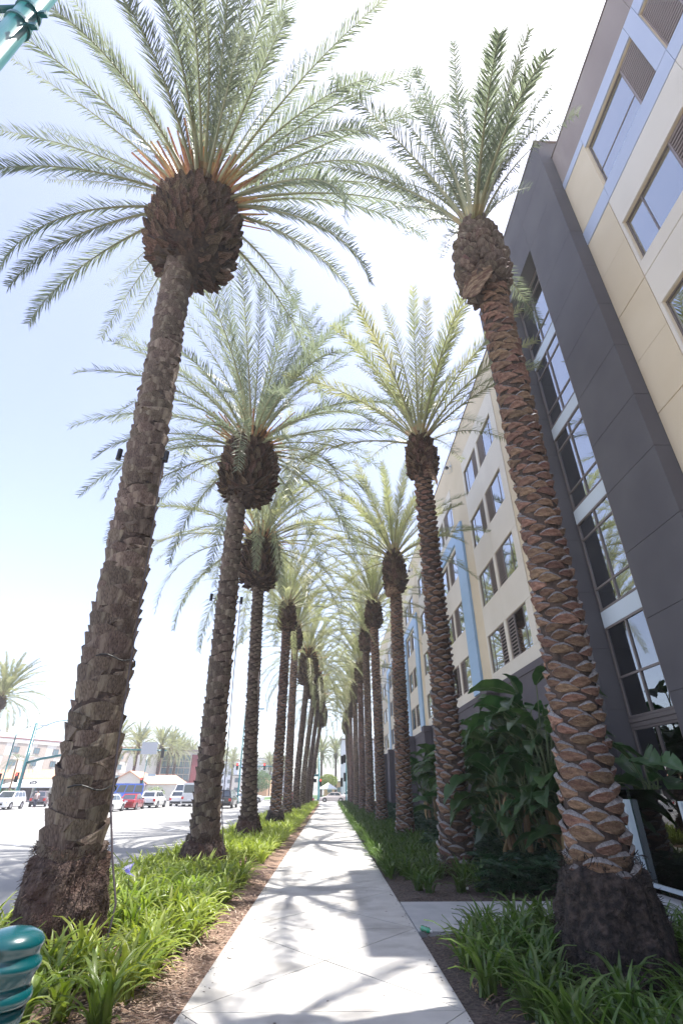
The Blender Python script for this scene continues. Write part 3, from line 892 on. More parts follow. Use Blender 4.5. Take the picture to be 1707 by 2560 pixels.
def date_palm(loc, path, label, style='A', row=.2, nper=6, head=None, nfr=44, fset=None, fkind='full', yellow=False, individual=260, boots=('boot', 500), root=None,
              stubs=0, group='date palms along the sidewalk', cover=None, spread=None, seed=1, scale_zmin=.6, coreh=None):
    """path = [(x,y,z,r)...] world; head = (cx,cy,z0,h,R) ball of boots"""
    r = random.Random(seed)
    t = thing('date_palm', loc, label, 'palm tree', group)
    ztop = path[-1][2]
    # trunk core
    b = MB(); nz = 40; n = 20
    pts = []; rad = []
    V = []; F = []
    for j in range(nz + 1):
        z = path[0][2] + (ztop - path[0][2]) * j / nz
        x, y, rr = smooth_path(path, z)
        for k in range(n):
            a = 2 * pi * k / n
            q = rr - .035 + .02 * noise3((x + 3 * math.cos(a), y + 3 * math.sin(a), z * 4))
            V.append((x + q * math.cos(a) - loc[0], y + q * math.sin(a) - loc[1], z))
    for j in range(nz):
        for k in range(n):
            k2 = (k + 1) % n
            F.append((j * n + k, j * n + k2, (j + 1) * n + k2, (j + 1) * n + k))
    b.add(V, F); trunk = part('trunk', b, M['core'], t, smooth=True)
    # bark scales in a spiral
    allp = []
    z = scale_zmin; i = 0
    ga = pi * (3 - math.sqrt(5))
    per_row = row / nper
    var = SH[style]
    while z < ztop - .05:
        x, y, rr = smooth_path(path, z)
        x2, y2, _ = smooth_path(path, min(z + .6, ztop)); 
        a = i * ga + r.uniform(-.16, .16)
        nrm = Vector((math.cos(a), math.sin(a), 0))
        pos = Vector((x, y, z)) + nrm * (rr - .012 + r.uniform(-.012, .012))
        k = r.randrange(len(var))
        sc = r.uniform(.82, 1.22) * (rr / path[0][3]) ** .6
        axis_tilt = Matrix.Identity(4)
        lean = Vector((x2 - x, y2 - y, .6 if z + .6 < ztop else max(.05, ztop - z))).normalized()
        T = Matrix.Translation(pos - Vector(loc)) @ Vector((0, 0, 1)).rotation_difference(lean).to_matrix().to_4x4() @ Matrix.Rotation(a - pi / 2, 4, 'Z') @ Matrix.Rotation(r.uniform(-.16, .16), 4, 'Y') @ Matrix.Diagonal((sc, 1, sc * r.uniform(.8, 1.15), 1))
        f = nrm.dot((CAMP - pos).normalized())
        allp.append((f, (pos - CAMP).length, k, T))
        z += per_row * r.uniform(.75, 1.25); i += 1
    front = sorted([q for q in allp if q[0] > -.15], key=lambda q: q[1])
    ind = front[:individual]; ids = {id(q) for q in ind}
    for q in ind:
        o = ob('bark_scale', var[q[2]][0], t); o.matrix_local = q[3]
    rest = [q for q in allp if id(q) not in ids]
    if rest:
        b = MB()
        for q in rest:
            _, V_, F_, Mi_ = var[q[2]]
            b.merge(V_, F_, Mi_, np.array(q[3]))
        o = part('bark_scales', b, list(var[0][0].materials), t); o['kind'] = 'stuff'
    # root mass
    if root:
        rz, rr0, rm, amp = root
        b = MB(); n = 40; nz = 22; V = []; F = []
        x0, y0, _ = smooth_path(path, .2)
        for j in range(nz + 1):
            zz_ = -.05 + (rz + .05) * j / nz
            x, y, pr = smooth_path(path, zz_)
            tt = max(0, zz_) / rz
            q0 = pr + .03 + (rr0 - pr) * (1 - tt) ** .8 * 1.0
            for k in range(n):
                a = 2 * pi * k / n
                d = Vector((math.cos(a), math.sin(a), 0))
                q = q0 + amp * noise3((2.5 * d.x + 7 * seed, 2.5 * d.y, zz_ * 2.6)) + amp * .5 * noise3((9 * d.x, 9 * d.y, zz_ * 9)) + (.03 * noise3((d.x * 20, d.y * 20, zz_ * 4)) if tt > .7 else 0)
                if j == nz: q = pr - .03
                V.append((x + q * d.x - loc[0], y + q * d.y - loc[1], zz_ + (.07 * noise3((d.x * 3, d.y * 3, 5.5)) if j > nz - 3 else 0)))
        for j in range(nz):
            for k in range(n):
                k2 = (k + 1) % n
                F.append((j * n + k, j * n + k2, (j + 1) * n + k2, (j + 1) * n + k))
        b.add(V, F); part('root_mass', b, M[rm], t, smooth=True)
        if rm == 'root' or seed == 5:
            b = MB()
            for q in range(3800 if rm == 'root' else 2600):
                a = r.uniform(0, 2 * pi); zz_ = r.uniform(.02, rz + .12)
                x, y, pr = smooth_path(path, zz_); tt = zz_ / rz
                d = Vector((math.cos(a), math.sin(a), 0))
                q0 = pr + .02 + (rr0 - pr) * max(0, 1 - tt) ** .8 + amp * noise3((2.5 * d.x + 7 * seed, 2.5 * d.y, zz_ * 2.6))
                p = Vector((x, y, zz_)) + d * q0 - Vector(loc)
                l = r.uniform(.03, .085); w = r.uniform(.003, .007)
                dd = (d * r.uniform(.3, .9) + Vector((r.uniform(-.5, .5), r.uniform(-.5, .5), r.uniform(-1, .6)))).normalized() * l
                sd = dd.cross(Vector((r.random(), r.random(), 1))).normalized() * w
                b.add([p - sd, p + sd, p + dd + sd * .6, p + dd - sd * .6], [(0, 1, 2, 3)])
            o = part('root_fibres', b, M[rm], t); o['kind'] = 'stuff'
    # head of boots
    cx, cy, z0, h, RR = head
    prof = [(path[-1][3] * .8, -.25), (path[-1][3] * 1.02, 0.0), (RR * .80, .06 * h), (RR * .97, .22 * h), (RR, .42 * h), (RR * .93, .62 * h), (RR * .76, .82 * h), (RR * .5, .97 * h), (.18, 1.04 * h)]
    b = MB(); b.lathe([(max(.05, q[0] - .05), q[1]) for q in prof], 24, (cx - loc[0], cy - loc[1], z0)); part('crown_core', b, M['core'], t, smooth=True)
    def rad_at(v):
        zs_ = [q[1] / h for q in prof]; rs = [q[0] for q in prof]
        return float(np.interp(v, zs_, rs))
    kindb, nb = boots
    var = SH[kindb]
    allp = []
    for i in range(nb):
        v = (i + .5) / nb
        v = 0.0 + .97 * (1 - (1 - v) ** 1.0)
        rr = rad_at(v); a = i * ga + r.uniform(-.12, .12)
        dr_ = (rad_at(min(1, v + .03)) - rad_at(max(0, v - .03))) / (.06 * h)
        tilt = math.atan(dr_) * .8
        nrm = Vector((math.cos(a), math.sin(a), 0))
        pos = Vector((cx, cy, z0 + v * h)) + nrm * (rr - .04)
        s = r.uniform(.6, 1.25) * (.55 + .5 * min(1, rr / RR)) * (RR / 1.1 if kindb == 'boot' else RR / .5) ** .35
        T = Matrix.Translation(pos - Vector(loc)) @ Matrix.Rotation(a - pi / 2, 4, 'Z') @ Matrix.Rotation(-tilt - r.uniform(-.05, .55), 4, 'X') @ Matrix.Rotation(r.uniform(-.55, .55), 4, 'Y') @ Matrix.Diagonal((s, 1, s, 1))
        allp.append((nrm.dot((CAMP - pos).normalized()), (pos - CAMP).length, r.randrange(len(var)), T))
    nind = min(individual, 290)
    front = sorted([q for q in allp if q[0] > -.6], key=lambda q: q[1])[:nind]
    ids = {id(q) for q in front}
    for q in front:
        o = ob('boot_scale', var[q[2]][0], t); o.matrix_local = q[3]
    rest = [q for q in allp if id(q) not in ids]
    if rest:
        b = MB()
        for q in rest:
            _, V_, F_, Mi_ = var[q[2]]; b.merge(V_, F_, Mi_, np.array(q[3]))
        o = part('boot_scales', b, list(var[0][0].materials), t); o['kind'] = 'stuff'
    # orange stubs of cut fronds
    if stubs:
        sm = []
        for k in range(3):
            b = MB(); l = (.95, 1.3, .7)[k]
            b.tube([(0, 0, 0), (l * .5, .02 * k, .03), (l, -.01, .04 - .05 * k)], [(.05, .025), (.035, .018), (.028, .014)], 5); sm.append(b.mesh('frond_stub', [M['stub']]))
        for i in range(stubs):
            a = i * ga * 1.0 + .3; e = .15 + 1.05 * ((i * .618) % 1) + r.uniform(-.1, .1)
            rr = rad_at(.95 - .25 * (1 - e / 1.2)) * .85
            T = Matrix.Translation((cx + rr * math.cos(a) - loc[0], cy + rr * math.sin(a) - loc[1], z0 + h * (.70 + .25 * e / 1.2))) @ Matrix.Rotation(a, 4, 'Z') @ Matrix.Rotation(-e, 4, 'Y') @ Matrix.Rotation(r.uniform(0, 1), 4, 'X') @ Matrix.Diagonal((r.uniform(.8, 1.3), 1, 1, 1))
            o = ob('frond_stub', sm[i % 3], t); o.matrix_local = T
    # hanging torn fibre sheet under the head (right row)
    if cover:
        ca, cl = cover
        b = MB(); V = []; F = []
        for j in range(7):
            for i in range(9):
                a = ca + (i - 4) * .2; v = j / 6
                q = rad_at(.1) * (1.06 + .12 * v) + .02 * noise3((i * .7, j * .7, seed))
                zz_ = z0 + .14 * h - v * cl * (1 - .55 * abs(i - 4) / 4 + .25 * noise3((i * 1.3, 0, seed)))
                V.append((cx + q * math.cos(a) - loc[0], cy + q * math.sin(a) - loc[1], zz_))
        for j in range(6):
            for i in range(8):
                q = j * 9 + i; F.append((q, q + 1, q + 10, q + 9))
        b.add(V, F); part('torn_sheath', b, M['barkB'], t)
        b = MB(); V = []
        for i in range(14):
            a = ca + r.uniform(-.9, .9); q = rad_at(.05) * 1.05
            p = Vector((cx + q * math.cos(a) - loc[0], cy + q * math.sin(a) - loc[1], z0 + .1)); w = .05
            tv = Vector((-math.sin(a), math.cos(a), 0)) * w; l = r.uniform(.2, .45)
            b.add([p - tv, p + tv, p + tv * .3 + Vector((math.cos(a) * .08, math.sin(a) * .08, -l)), p - tv * .5 + Vector((math.cos(a) * .05, math.sin(a) * .05, -l * .8))], [(0, 1, 2, 3)])
        part('torn_strips', b, M['barkB'], t)
    # fronds
    C0 = Vector((cx, cy, z0 + h)) - Vector(loc)
    if fset:
        rr = head[4] * .66
        for (az, e0, dr_, L) in fset:
            me = frond_mesh('frond', e0, dr_, L, int(abs(az) * 1000) + int(L * 100), nleaf=128, ll=.52 if fkind == 'full' else .42, lw=.019, yellow=yellow, bare=.14)
            o = ob('frond', me, t, (C0.x + rr * math.cos(az) * math.cos(e0), C0.y + rr * math.sin(az) * math.cos(e0), C0.z - .62 * rr + .8 * rr * math.sin(e0)))
            o.rotation_euler = (0, 0, az)
    meshes = gen_frond('far' if fkind == 'far' else fkind, yellow)
    nf = nfr
    for i in range(nf):
        az = i * ga + seed
        v = (i + .5) / nf
        lo_, hi_ = spread or (.0, 1.0)
        q = lo_ + (hi_ - lo_) * v
        j = min(6, int(q * 7))
        e0 = [1.35, 1.15, .95, .7, .45, .15, -.2][j]
        rr = RR * .55 * (.3 + .7 * q)
        o = ob('frond', meshes[j][i % 2], t, (C0.x + rr * math.cos(az), C0.y + rr * math.sin(az), C0.z - .05 - .42 * h * max(0, q - .3)))
        s = r.uniform(.9, 1.1)
        o.rotation_euler = (r.uniform(-.15, .15), r.uniform(-.07, .07), az + r.uniform(-.1, .1))
        o.scale = (s, s, s)
    return t

date_palm((-3.2, 7.49, 0), [(-3.16, 7.49, 0, .44), (-3.22, 7.49, .9, .385), (-3.28, 7.49, 2.3, .365), (-3.38, 7.49, 5.0, .345), (-3.52, 7.49, 7.6, .325), (-3.8, 7.49, 12.9, .31)],
          'massive date palm nearest on the kerb side with a huge boot ball and hairy roots', 'A', .16, 4.0, (-3.62, 7.49, 12.8, 3.1, 1.03), 10, L1F, 'full', False, 290, ('boot', 620),
          (1.0, .50, 'root', .08), 84, spread=(.35, 1.0), seed=3, scale_zmin=.74)
date_palm((2.8, 6.3, 0), [(2.82, 6.3, 0, .46), (2.85, 6.27, .5, .385), (2.86, 6.22, 1.33, .315), (2.93, 6.11, 3.15, .285), (2.91, 5.88, 6.65, .26), (2.85, 5.67, 9.53, .245)],
          'thick red brown date palm nearest the glass fence, its crown held upright', 'B', .118, 5.6, (2.77, 5.67, 9.44, 2.12, .47), 4, R1F, 'up', False, 300, ('bootL', 190),
          (1.0, .56, 'rootR', .085), 0, cover=(-2.5, .75), spread=(.0, .25), seed=5, scale_zmin=.8)
date_palm((-3.05, 14.41, 0), [(-3.0, 14.41, 0, .44), (-3.05, 14.41, .6, .375), (-3.12, 14.41, 1.9, .35), (-3.25, 14.41, 10.3, .29)],
          'second date palm of the kerbside row with two small lamps halfway up', 'A2', .135, 3.8, (-2.98, 14.41, 10.3, 2.8, .90), 76, None, 'full', False, 280, ('boot', 460),
          (.62, .62, 'root', .06), 34, seed=7, scale_zmin=.5)
date_palm((2.94, 13.67, 0), [(2.94, 13.67, 0, .47), (2.95, 13.67, .5, .42), (2.95, 13.47, 1.5, .36), (2.87, 12.98, 4.83, .305), (2.69, 12.17, 9.89, .26)],
          'second date palm of the wall side row standing before the broad leaved plants', 'B2', .15, 6.2, (2.70, 12.17, 9.8, 1.56, .42), 30, None, 'up', True, 280, ('bootS', 260),
          None, 0, cover=(-.7, .6), spread=(.0, .62), seed=11, scale_zmin=.1)
date_palm((-2.9, 21.2, 0), [(-2.85, 21.2, 0, .42), (-2.95, 21.2, .8, .32), (-3.1, 21.2, 3, .29), (-3.35, 21.2, 9.7, .27)],
          'third date palm of the kerbside row with a long dark boot ball', 'A3', .10, 4.2, (-3.38, 21.2, 9.7, 2.9, .84), 62, None, 'full', True, 250, ('boot', 420), (.75, .52, 'root', .07), 30, seed=13, scale_zmin=.5)
date_palm((2.85, 22.0, 0), [(2.85, 22.0, 0, .40), (2.88, 22.0, .5, .34), (2.92, 22, 2, .30), (3.02, 22.0, 9.9, .27)],
          'third date palm of the wall side row with sunlit scale tips', 'B2', .14, 6.2, (3.03, 22.0, 9.8, 2.2, .52), 42, None, 'up', True, 250, ('bootS', 280), None, 0, cover=(-2.4, .7), spread=(0, .8), seed=17, scale_zmin=.1)
rows_ = [  # x,y,xtop,neck z, ball h, ball R, label, style
    (-2.72, 29.0, -2.68, 9.9, 1.9, .52, 'fourth date palm of the kerbside row with a leaning flared foot', 'B2', 0),
    (2.80, 30.7, 2.72, 10.6, 2.0, .52, 'fourth date palm of the wall side row with a narrow grey head', 'B2', 0),
    (-2.75, 37.0, -2.72, 10.8, 1.9, .52, 'fifth date palm of the kerbside row with a greyish slim head', 'B2', 0),
    (2.75, 38.4, 2.72, 11.0, 2.0, .50, 'fifth date palm of the wall side row, slim and straight', 'B2', 0),
    (-2.7, 44.8, -2.1, 9.6, 3.2, .85, 'sixth date palm of the kerbside row with a fat dark ball', 'A3', 20),
    (2.75, 47.0, 2.72, 10.2, 2.0, .50, 'sixth date palm of the wall side row, seen edge to edge with others', 'B2', 0),
    (-2.65, 54.0, -1.8, 9.9, 3.1, .85, 'seventh date palm of the kerbside row bending toward the sidewalk', 'A3', 16),
    (2.75, 57.5, 2.7, 10.0, 2.2, .52, 'seventh date palm of the wall side row', 'B2', 0),
    (-2.55, 63.0, -1.6, 9.6, 3.0, .82, 'eighth date palm of the kerbside row', 'A3', 16),
    (2.7, 67.0, 2.5, 9.6, 2.2, .6, 'eighth date palm of the wall side row', 'B2', 0),
    (-2.5, 71.5, -1.35, 9.0, 3.0, .80, 'last date palm of the kerbside row, bowing over the far end of the sidewalk', 'A3', 16),
    (2.7, 75.0, 2.3, 8.4, 3.0, .62, 'last date palm of the wall side row at the corner', 'B2', 0),
]
for i, (x, y, xt, zn, bh, bR, lab, st, nst) in enumerate(rows_):
    big = bR > .7
    date_palm((x, y, 0), [(x, y, 0, .38), (x + (xt - x) * .05, y, .8, .30), (x + (xt - x) * .2, y, zn * .35, .275), (xt, y, zn + .1, .26)], lab, st, .15 if st != 'A3' else .12, 6 if st != 'A3' else 4.2, (xt + (.05 if big else 0), y, zn, bh, bR), 60 if big else 44, None,
              'full' if big or i < 1 else 'up', True, 130 if y < 40 else 0, ('boot' if big else 'bootS', 300 if big else 200), (.8, .5, 'rootR', .07) if i in (0, 4) else None, nst,
              spread=(0, 1) if big else (0, .85), seed=21 + i * 2, scale_zmin=.1)

# ------------------------------------------------------------------ bedding plants
def strap_leaf(L, w, e0, bend, seed, segs=6, tw=.3):
    r = random.Random(seed); V = []; F = []
    p = Vector((0, 0, 0)); yaw = 0
    for i in range(segs + 1):
        t = i / segs
        e = e0 - bend * t ** 1.4
        d = Vector((math.cos(e) * math.cos(yaw), math.cos(e) * math.sin(yaw), math.sin(e)))
        s = Vector((-math.sin(yaw), math.cos(yaw), 0)); up = Vector((-math.sin(e), 0, math.cos(e)))
        ww = w * (1 - .05 * (1 - t)) * (1 if t < .6 else (1 - ((t - .6) / .4) ** 1.8)) * (.75 + .25 * min(1, t * 4))
        V += [p - s * ww / 2 + up * w * .18 * (1 if ww > .005 else 0), p, p + s * ww / 2 + up * w * .18]
        p = p + d * L / segs; yaw += tw * r.uniform(-.25, .25)
    for i in range(segs):
        a = i * 3
        F += [(a, a + 1, a + 4, a + 3), (a + 1, a + 2, a + 5, a + 4)]
    return V, F
LEAFV = [strap_leaf(.52 * s, .038, R(e), b_, 300 + i) for i, (s, e, b_) in enumerate(((1, 82, .9), (1.1, 76, 1.5), (1.05, 70, 1.9), (.9, 62, 1.6), (1.15, 84, 1.9), (.75, 48, 1.3), (1.0, 58, 2.2), (.8, 72, .5)))]
def leaf_me(i, m):
    b = MB(); b.add(*LEAFV[i], 0); return b.mesh('leaf', [M[m]], True)
LEAFM = {k: [leaf_me(i, k) for i in range(len(LEAFV))] for k in ('agap', 'agapS', 'dry')}
def clump_data(seed, n):
    r = random.Random(seed); V = []; F = []
    for i in range(n):
        v, f = LEAFV[r.randrange(len(LEAFV))]
        a = i * 2.399 + r.uniform(-.3, .3); s = r.uniform(.75, 1.15)
        T = Matrix.Translation((.07 * r.uniform(-1, 1), .07 * r.uniform(-1, 1), 0)) @ Matrix.Rotation(a, 4, 'Z') @ Matrix.Scale(s, 4)
        k = len(V); V += [tuple(T @ Vector(p)) for p in v]; F += [tuple(q + k for q in g) for g in f]
    return V, F
CL = [clump_data(500 + i, 30) for i in range(7)]
CLF = []
LV_FAR = [strap_leaf(.52, .045, R(e), b_, 340 + i, segs=3) for i, (e, b_) in enumerate(((80, 1.2), (70, 1.8), (55, 1.8)))]
for i in range(4):
    r = random.Random(i); V = []; F = []
    for q in range(18):
        v, f = LV_FAR[q % 3]; T = Matrix.Rotation(q * 2.4 + r.random(), 4, 'Z') @ Matrix.Translation((r.uniform(0, .08), 0, 0)) @ Matrix.Scale(r.uniform(.8, 1.15), 4)
        k = len(V); V += [tuple(T @ Vector(p)) for p in v]; F += [tuple(x + k for x in g) for g in f]
    CLF.append((np.array(V), F))
def clump_mesh(i, m):
    b = MB(); b.add(CL[i][0], CL[i][1]); return b.mesh('lily_clump', [M[m]], True)
CLM = {k: [clump_mesh(i, k) for i in range(7)] for k in ('agap', 'agapS')}
TR = [(-3.1, 7.49, .78), (2.84, 6.3, .62), (-3.0, 14.41, .62), (2.95, 13.67, .5)] + [(-2.85, 21.2, .42), (2.88, 22, .42)] + [(q[0], q[1], .36) for q in rows_]
def free(x, y, pad=.05):
    return all((x - a) ** 2 + (y - c) ** 2 > (d + pad) ** 2 for a, c, d in TR)
spots = []
y = 3.1
while y < 76:
    st = .33 if y < 20 else .40
    x = -4.12
    while x < -1.62:
        px = x + rnd.uniform(-.1, .1); py = y + rnd.uniform(-.13, .13)
        edge = -1.62 + .10 * math.sin(py * 1.7) + .08 * math.sin(py * 4.1)
        if py < 5.4: edge = -1.95 - (0.3 if py > 4.4 else 0)
        if 13.2 < py < 15.4: edge = -2.25
        if rnd.random() > .1 and px < edge and free(px, py) and not (5.0 < py < 6.6 and px < -2.6 and rnd.random() < .3):
            spots.append(('L', px, py))
        x += st
    x = 1.36 if y > 13 else 1.46
    while x < 4.6:
        px = x + rnd.uniform(-.1, .1); py = y + rnd.uniform(-.13, .13)
        lim = 3.4 + .3 * math.sin(py) if py > 10.8 else 4.7
        ok = px < lim and free(px, py) and not (8.3 < py < 11.0)
        if 11.0 < py < 13.0: ok = ok and rnd.random() < .42 and px > 1.6
        if py < 8.4: ok = ok and (px > 1.5 + max(0, (py - 7.4)) * .5)
        if ok: spots.append(('R', px, py))
        x += st * 1.05
    y += st
spots.sort(key=lambda q: math.hypot(q[1], q[2]))
farb = {'L': MB(), 'R': MB()}
cnt = 0; nleafy = 0
for i, (sd, x, y) in enumerate(spots):
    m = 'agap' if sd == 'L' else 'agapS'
    s = rnd.uniform(.82, 1.15) * (1.0 if sd == 'L' else .95)
    rz = rnd.uniform(0, 6.28)
    seg = 0
    cuts = ((6.9, 13.6, 20.6, 28.4, 36.4, 99) if sd == 'L' else (8.5, 13.2, 21.6, 30.2, 38, 99))
    while y > cuts[seg]: seg += 1
    lab = (('lily clump in front of the nearest kerbside palm beside the teal bollard', 'sunlit lily clump between the first and second kerbside palms', 'sunlit lily clump between the second and third kerbside palms', 'lily clump between the third and fourth kerbside palms', 'lily clump between the fourth and fifth kerbside palms', 'far lily clump past the fifth kerbside palm')
           if sd == 'L' else ('shaded lily clump on the near side of the concrete strip', 'small lily clump on the bare soil just past the concrete strip', 'shaded lily clump between the second and third wall side palms', 'shaded lily clump between the third and fourth wall side palms', 'shaded lily clump between the fourth and fifth wall side palms', 'far lily clump past the fifth wall side palm'))[seg]
    grp = lab.replace('clump', 'clumps')
    if i < 46:
        t = thing('lily_clump', (x, y, .01), lab, 'plant', grp, rz)
        n = rnd.randint(24, 31)
        for k in range(n):
            lm = LEAFM['dry'] if k % 9 == 5 else LEAFM[m]
            o = ob('leaf', lm[rnd.randrange(8) if k % 9 != 5 else 6], t, (rnd.uniform(-.07, .07), rnd.uniform(-.07, .07), 0))
            o.rotation_euler = (rnd.uniform(-.12, .12), rnd.uniform(-.15, .15), k * 2.399 + rnd.uniform(-.3, .3))
            q = s * rnd.uniform(.75, 1.12); o.scale = (q, q * rnd.uniform(.8, 1.15), q)
    elif i < 300:
        o = ob('lily_clump', CLM[m][rnd.randrange(7)], None, (x, y, .01), label=lab, cat='plant', group=grp)
        o.rotation_euler = (0, 0, rz); o.scale = (s, s, s)
    else:
        V, F = CLF[i % 4]
        T = np.array(Matrix.Translation((x, y, .01)) @ Matrix.Rotation(rz, 4, 'Z') @ Matrix.Scale(s, 4))
        farb[sd].merge(V, F, [0] * len(F), T)
ob('kerbside_lilies', farb['L'].mesh('kerbside_lilies', [M['agap']], True), kind='stuff', label='sunlit lily leaves filling the kerbside strip into the distance', cat='plants')
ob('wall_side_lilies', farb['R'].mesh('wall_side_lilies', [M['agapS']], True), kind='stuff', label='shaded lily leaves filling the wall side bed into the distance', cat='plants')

# dry leaves lying at the feet of the clumps
b = MB()
for sd, x, y in spots[:170]:
    for k in range(4):
        v, f = LEAFV[rnd.randrange(8)]
        a = rnd.uniform(0, 6.28)
        T = Matrix.Translation((x + rnd.uniform(-.15, .15), y + rnd.uniform(-.15, .15), .05)) @ Matrix.Rotation(a, 4, 'Z') @ Matrix.Rotation(R(62), 4, 'Y') @ Matrix.Scale(rnd.uniform(.3, .6), 4)
        b.add(v, f, 0, T)
ob('fallen_dry_leaves', b.mesh('fallen_dry_leaves', [M['dry']], True), kind='stuff', label='dry brown leaves lying under the lily clumps', cat='leaf litter')

# purple lily flower
t = thing('lily_flower', (-2.82, 8.6, 0), 'purple globe lily flower on a tall stalk behind the nearest kerbside palm', 'flower')
b = MB(); b.tube([(0, 0, 0), (.03, 0, .4), (0, 0, .68)], .006, 5); part('stalk', b, M['bstem'], t)
b = MB()
for i in range(46):
    a = i * 2.4; e = -0.5 + 1.9 * ((i * .618) % 1)
    d = Vector((math.cos(a) * math.cos(e), math.sin(a) * math.cos(e), math.sin(e)))
    b.tube([Vector((0, 0, .68)), Vector((0, 0, .68)) + d * .07], .002, 3)
    q = Vector((0, 0, .68)) + d * .075; sd_ = d.cross(Vector((0, 0, 1))).normalized() * .005
    b.add([q - sd_, q + sd_, q + d * .045 + sd_ * .4, q + d * .045 - sd_ * .4], [(0, 1, 2, 3)])
part('petals', b, M['petal'], t)

# ---- ferny ground cover by the wall
b = MB()
def fan(r, s):
    V = []; F = []
    for k in range(7):
        a = (k - 3) * .42; l = s * (1 - .09 * abs(k - 3)); w = s * .16
        d = Vector((math.cos(a), math.sin(a), -.25 + .1 * r.random())); sd_ = Vector((-math.sin(a), math.cos(a), 0)) * w / 2
        m = len(V); V += [(0, 0, 0), tuple(d * l * .5 - sd_ + Vector((0, 0, .02))), tuple(d * l), tuple(d * l * .5 + sd_ + Vector((0, 0, .02)))]; F += [(m, m + 1, m + 2, m + 3)]
    return V, F
for i in range(5600):
    y = 10.9 + 62 * rnd.random() ** 1.9
    x = rnd.uniform(3.1 + .3 * math.sin(y), 7.2)
    if y < 13.5 and x > 6.9: continue
    if not free(x, y): continue
    v, f = fan(rnd, rnd.uniform(.2, .36))
    T = Matrix.Translation((x, y, rnd.uniform(.12, .52))) @ Matrix.Rotation(rnd.uniform(0, 6.28), 4, 'Z') @ Matrix.Rotation(rnd.uniform(-.7, .3), 4, 'Y')
    b.add(v, f, 0, T)
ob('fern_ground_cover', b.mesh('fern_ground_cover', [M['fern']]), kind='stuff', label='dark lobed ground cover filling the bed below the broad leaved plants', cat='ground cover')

# ---- giant broad leaved plants by the wall
def paddle(seed, L=1.15, w=.46, torn=False):
    r = random.Random(seed); b = MB(); V = []; F = []
    n = 12; p = Vector((0, 0, 0)); e = R(r.uniform(20, 60)); pl = r.uniform(.5, .8)
    pts = []
    e2 = e
    for i in range(n + 1):
        t = i / n
        ww = w / 2 * math.sin(pi * min(1, t ** .8 * .96 + .04)) ** .7 if t < 1 else .0
        for j in (-1, -.5, 0, .5, 1):
            V.append((p.x, ww * j, p.z + abs(j) * ww * .55 - (j * j) * ww * .12 + .02 * math.sin(i * 1.7 + j)))
        pts.append((p.x, 0, p.z - .005))
        p = p + Vector((math.cos(e2), 0, math.sin(e2))) * (L / n); e2 -= .11
    for i in range(n):
        for j in range(4):
            if torn and j in (0, 3) and i % 3 == 1: 
                a = i * 5 + j
                F.append((a, a + 1, a + 6) if j == 0 else (a, a + 1, a + 5)); continue
            a = i * 5 + j; F.append((a, a + 1, a + 6, a + 5))
    b.add(V, F, 0)
    b.tube(pts, [.014 * (1 - i / n) + .003 for i in range(n + 1)], 4, 1)
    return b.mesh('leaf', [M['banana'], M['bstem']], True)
PAD = [paddle(600 + i, 1.15 + .12 * (i % 3), .46 + .05 * (i % 2), i % 2 == 1) for i in range(6)]
PADDRY = (lambda b: (b.tube([(0, 0, 0), (.1, 0, -.25), (.13, 0.02, -.75), (.1, .05, -1.0)], [(.02, .02), (.10, .03), (.07, .02), (.01, .01)], 6), b.mesh('dry_leaf', [M['dry']]))[1])(MB())
bop = [(5.0, 12.6, 3.4, 0, 'broad leaved plant rising behind the nearest right palm with torn leaves'),
       (5.6, 13.9, 4.5, 1, 'tallest broad leaved plant with an upright paddle leaf against the cream wing'),
       (4.7, 14.6, 3.0, 2, 'broad leaved plant beside the second right palm'),
       (5.9, 15.8, 4.0, 3, 'broad leaved plant against the charcoal base wall'),
       (4.9, 16.8, 3.4, 4, 'broad leaved plant with drooping blades in mid bed'),
       (5.7, 18.4, 3.8, 5, 'broad leaved plant behind the second right palm'),
       (4.6, 19.6, 2.9, 6, 'low broad leaved plant between second and third right palms'),
       (5.6, 21.0, 3.9, 7, 'bright broad leaved plant between the second and third right palms'),
       (4.9, 23.2, 3.3, 8, 'broad leaved plant just past the third right palm'),
       (5.8, 24.8, 3.6, 9, 'distant broad leaved plant near the third right palm'),
       (5.0, 27.2, 3.2, 10, 'distant broad leaved plant before the fourth right palm'),
       (5.6, 30.0, 3.3, 11, 'farthest broad leaved plant before the wing wall'),
       (4.4, 13.2, 2.4, 13, 'low broad leaved plant filling the gap beside the second right palm'),
       (6.3, 14.8, 4.2, 14, 'broad leaved plant pressed against the base wall behind the others'),
       (6.2, 17.2, 3.6, 15, 'dark broad leaved plant against the base wall in mid bed'),
       (6.2, 19.8, 3.5, 16, 'broad leaved plant against the base wall farther along'),
       (5.2, 11.9, 2.2, 17, 'low broad leaved plant by the end of the glass fence'),
       (6.1, 22.6, 3.6, 18, 'distant broad leaved plant against the base wall'),
       (6.35, 11.3, 2.6, 12, 'broad leaved plant in front of the tower window strip')]
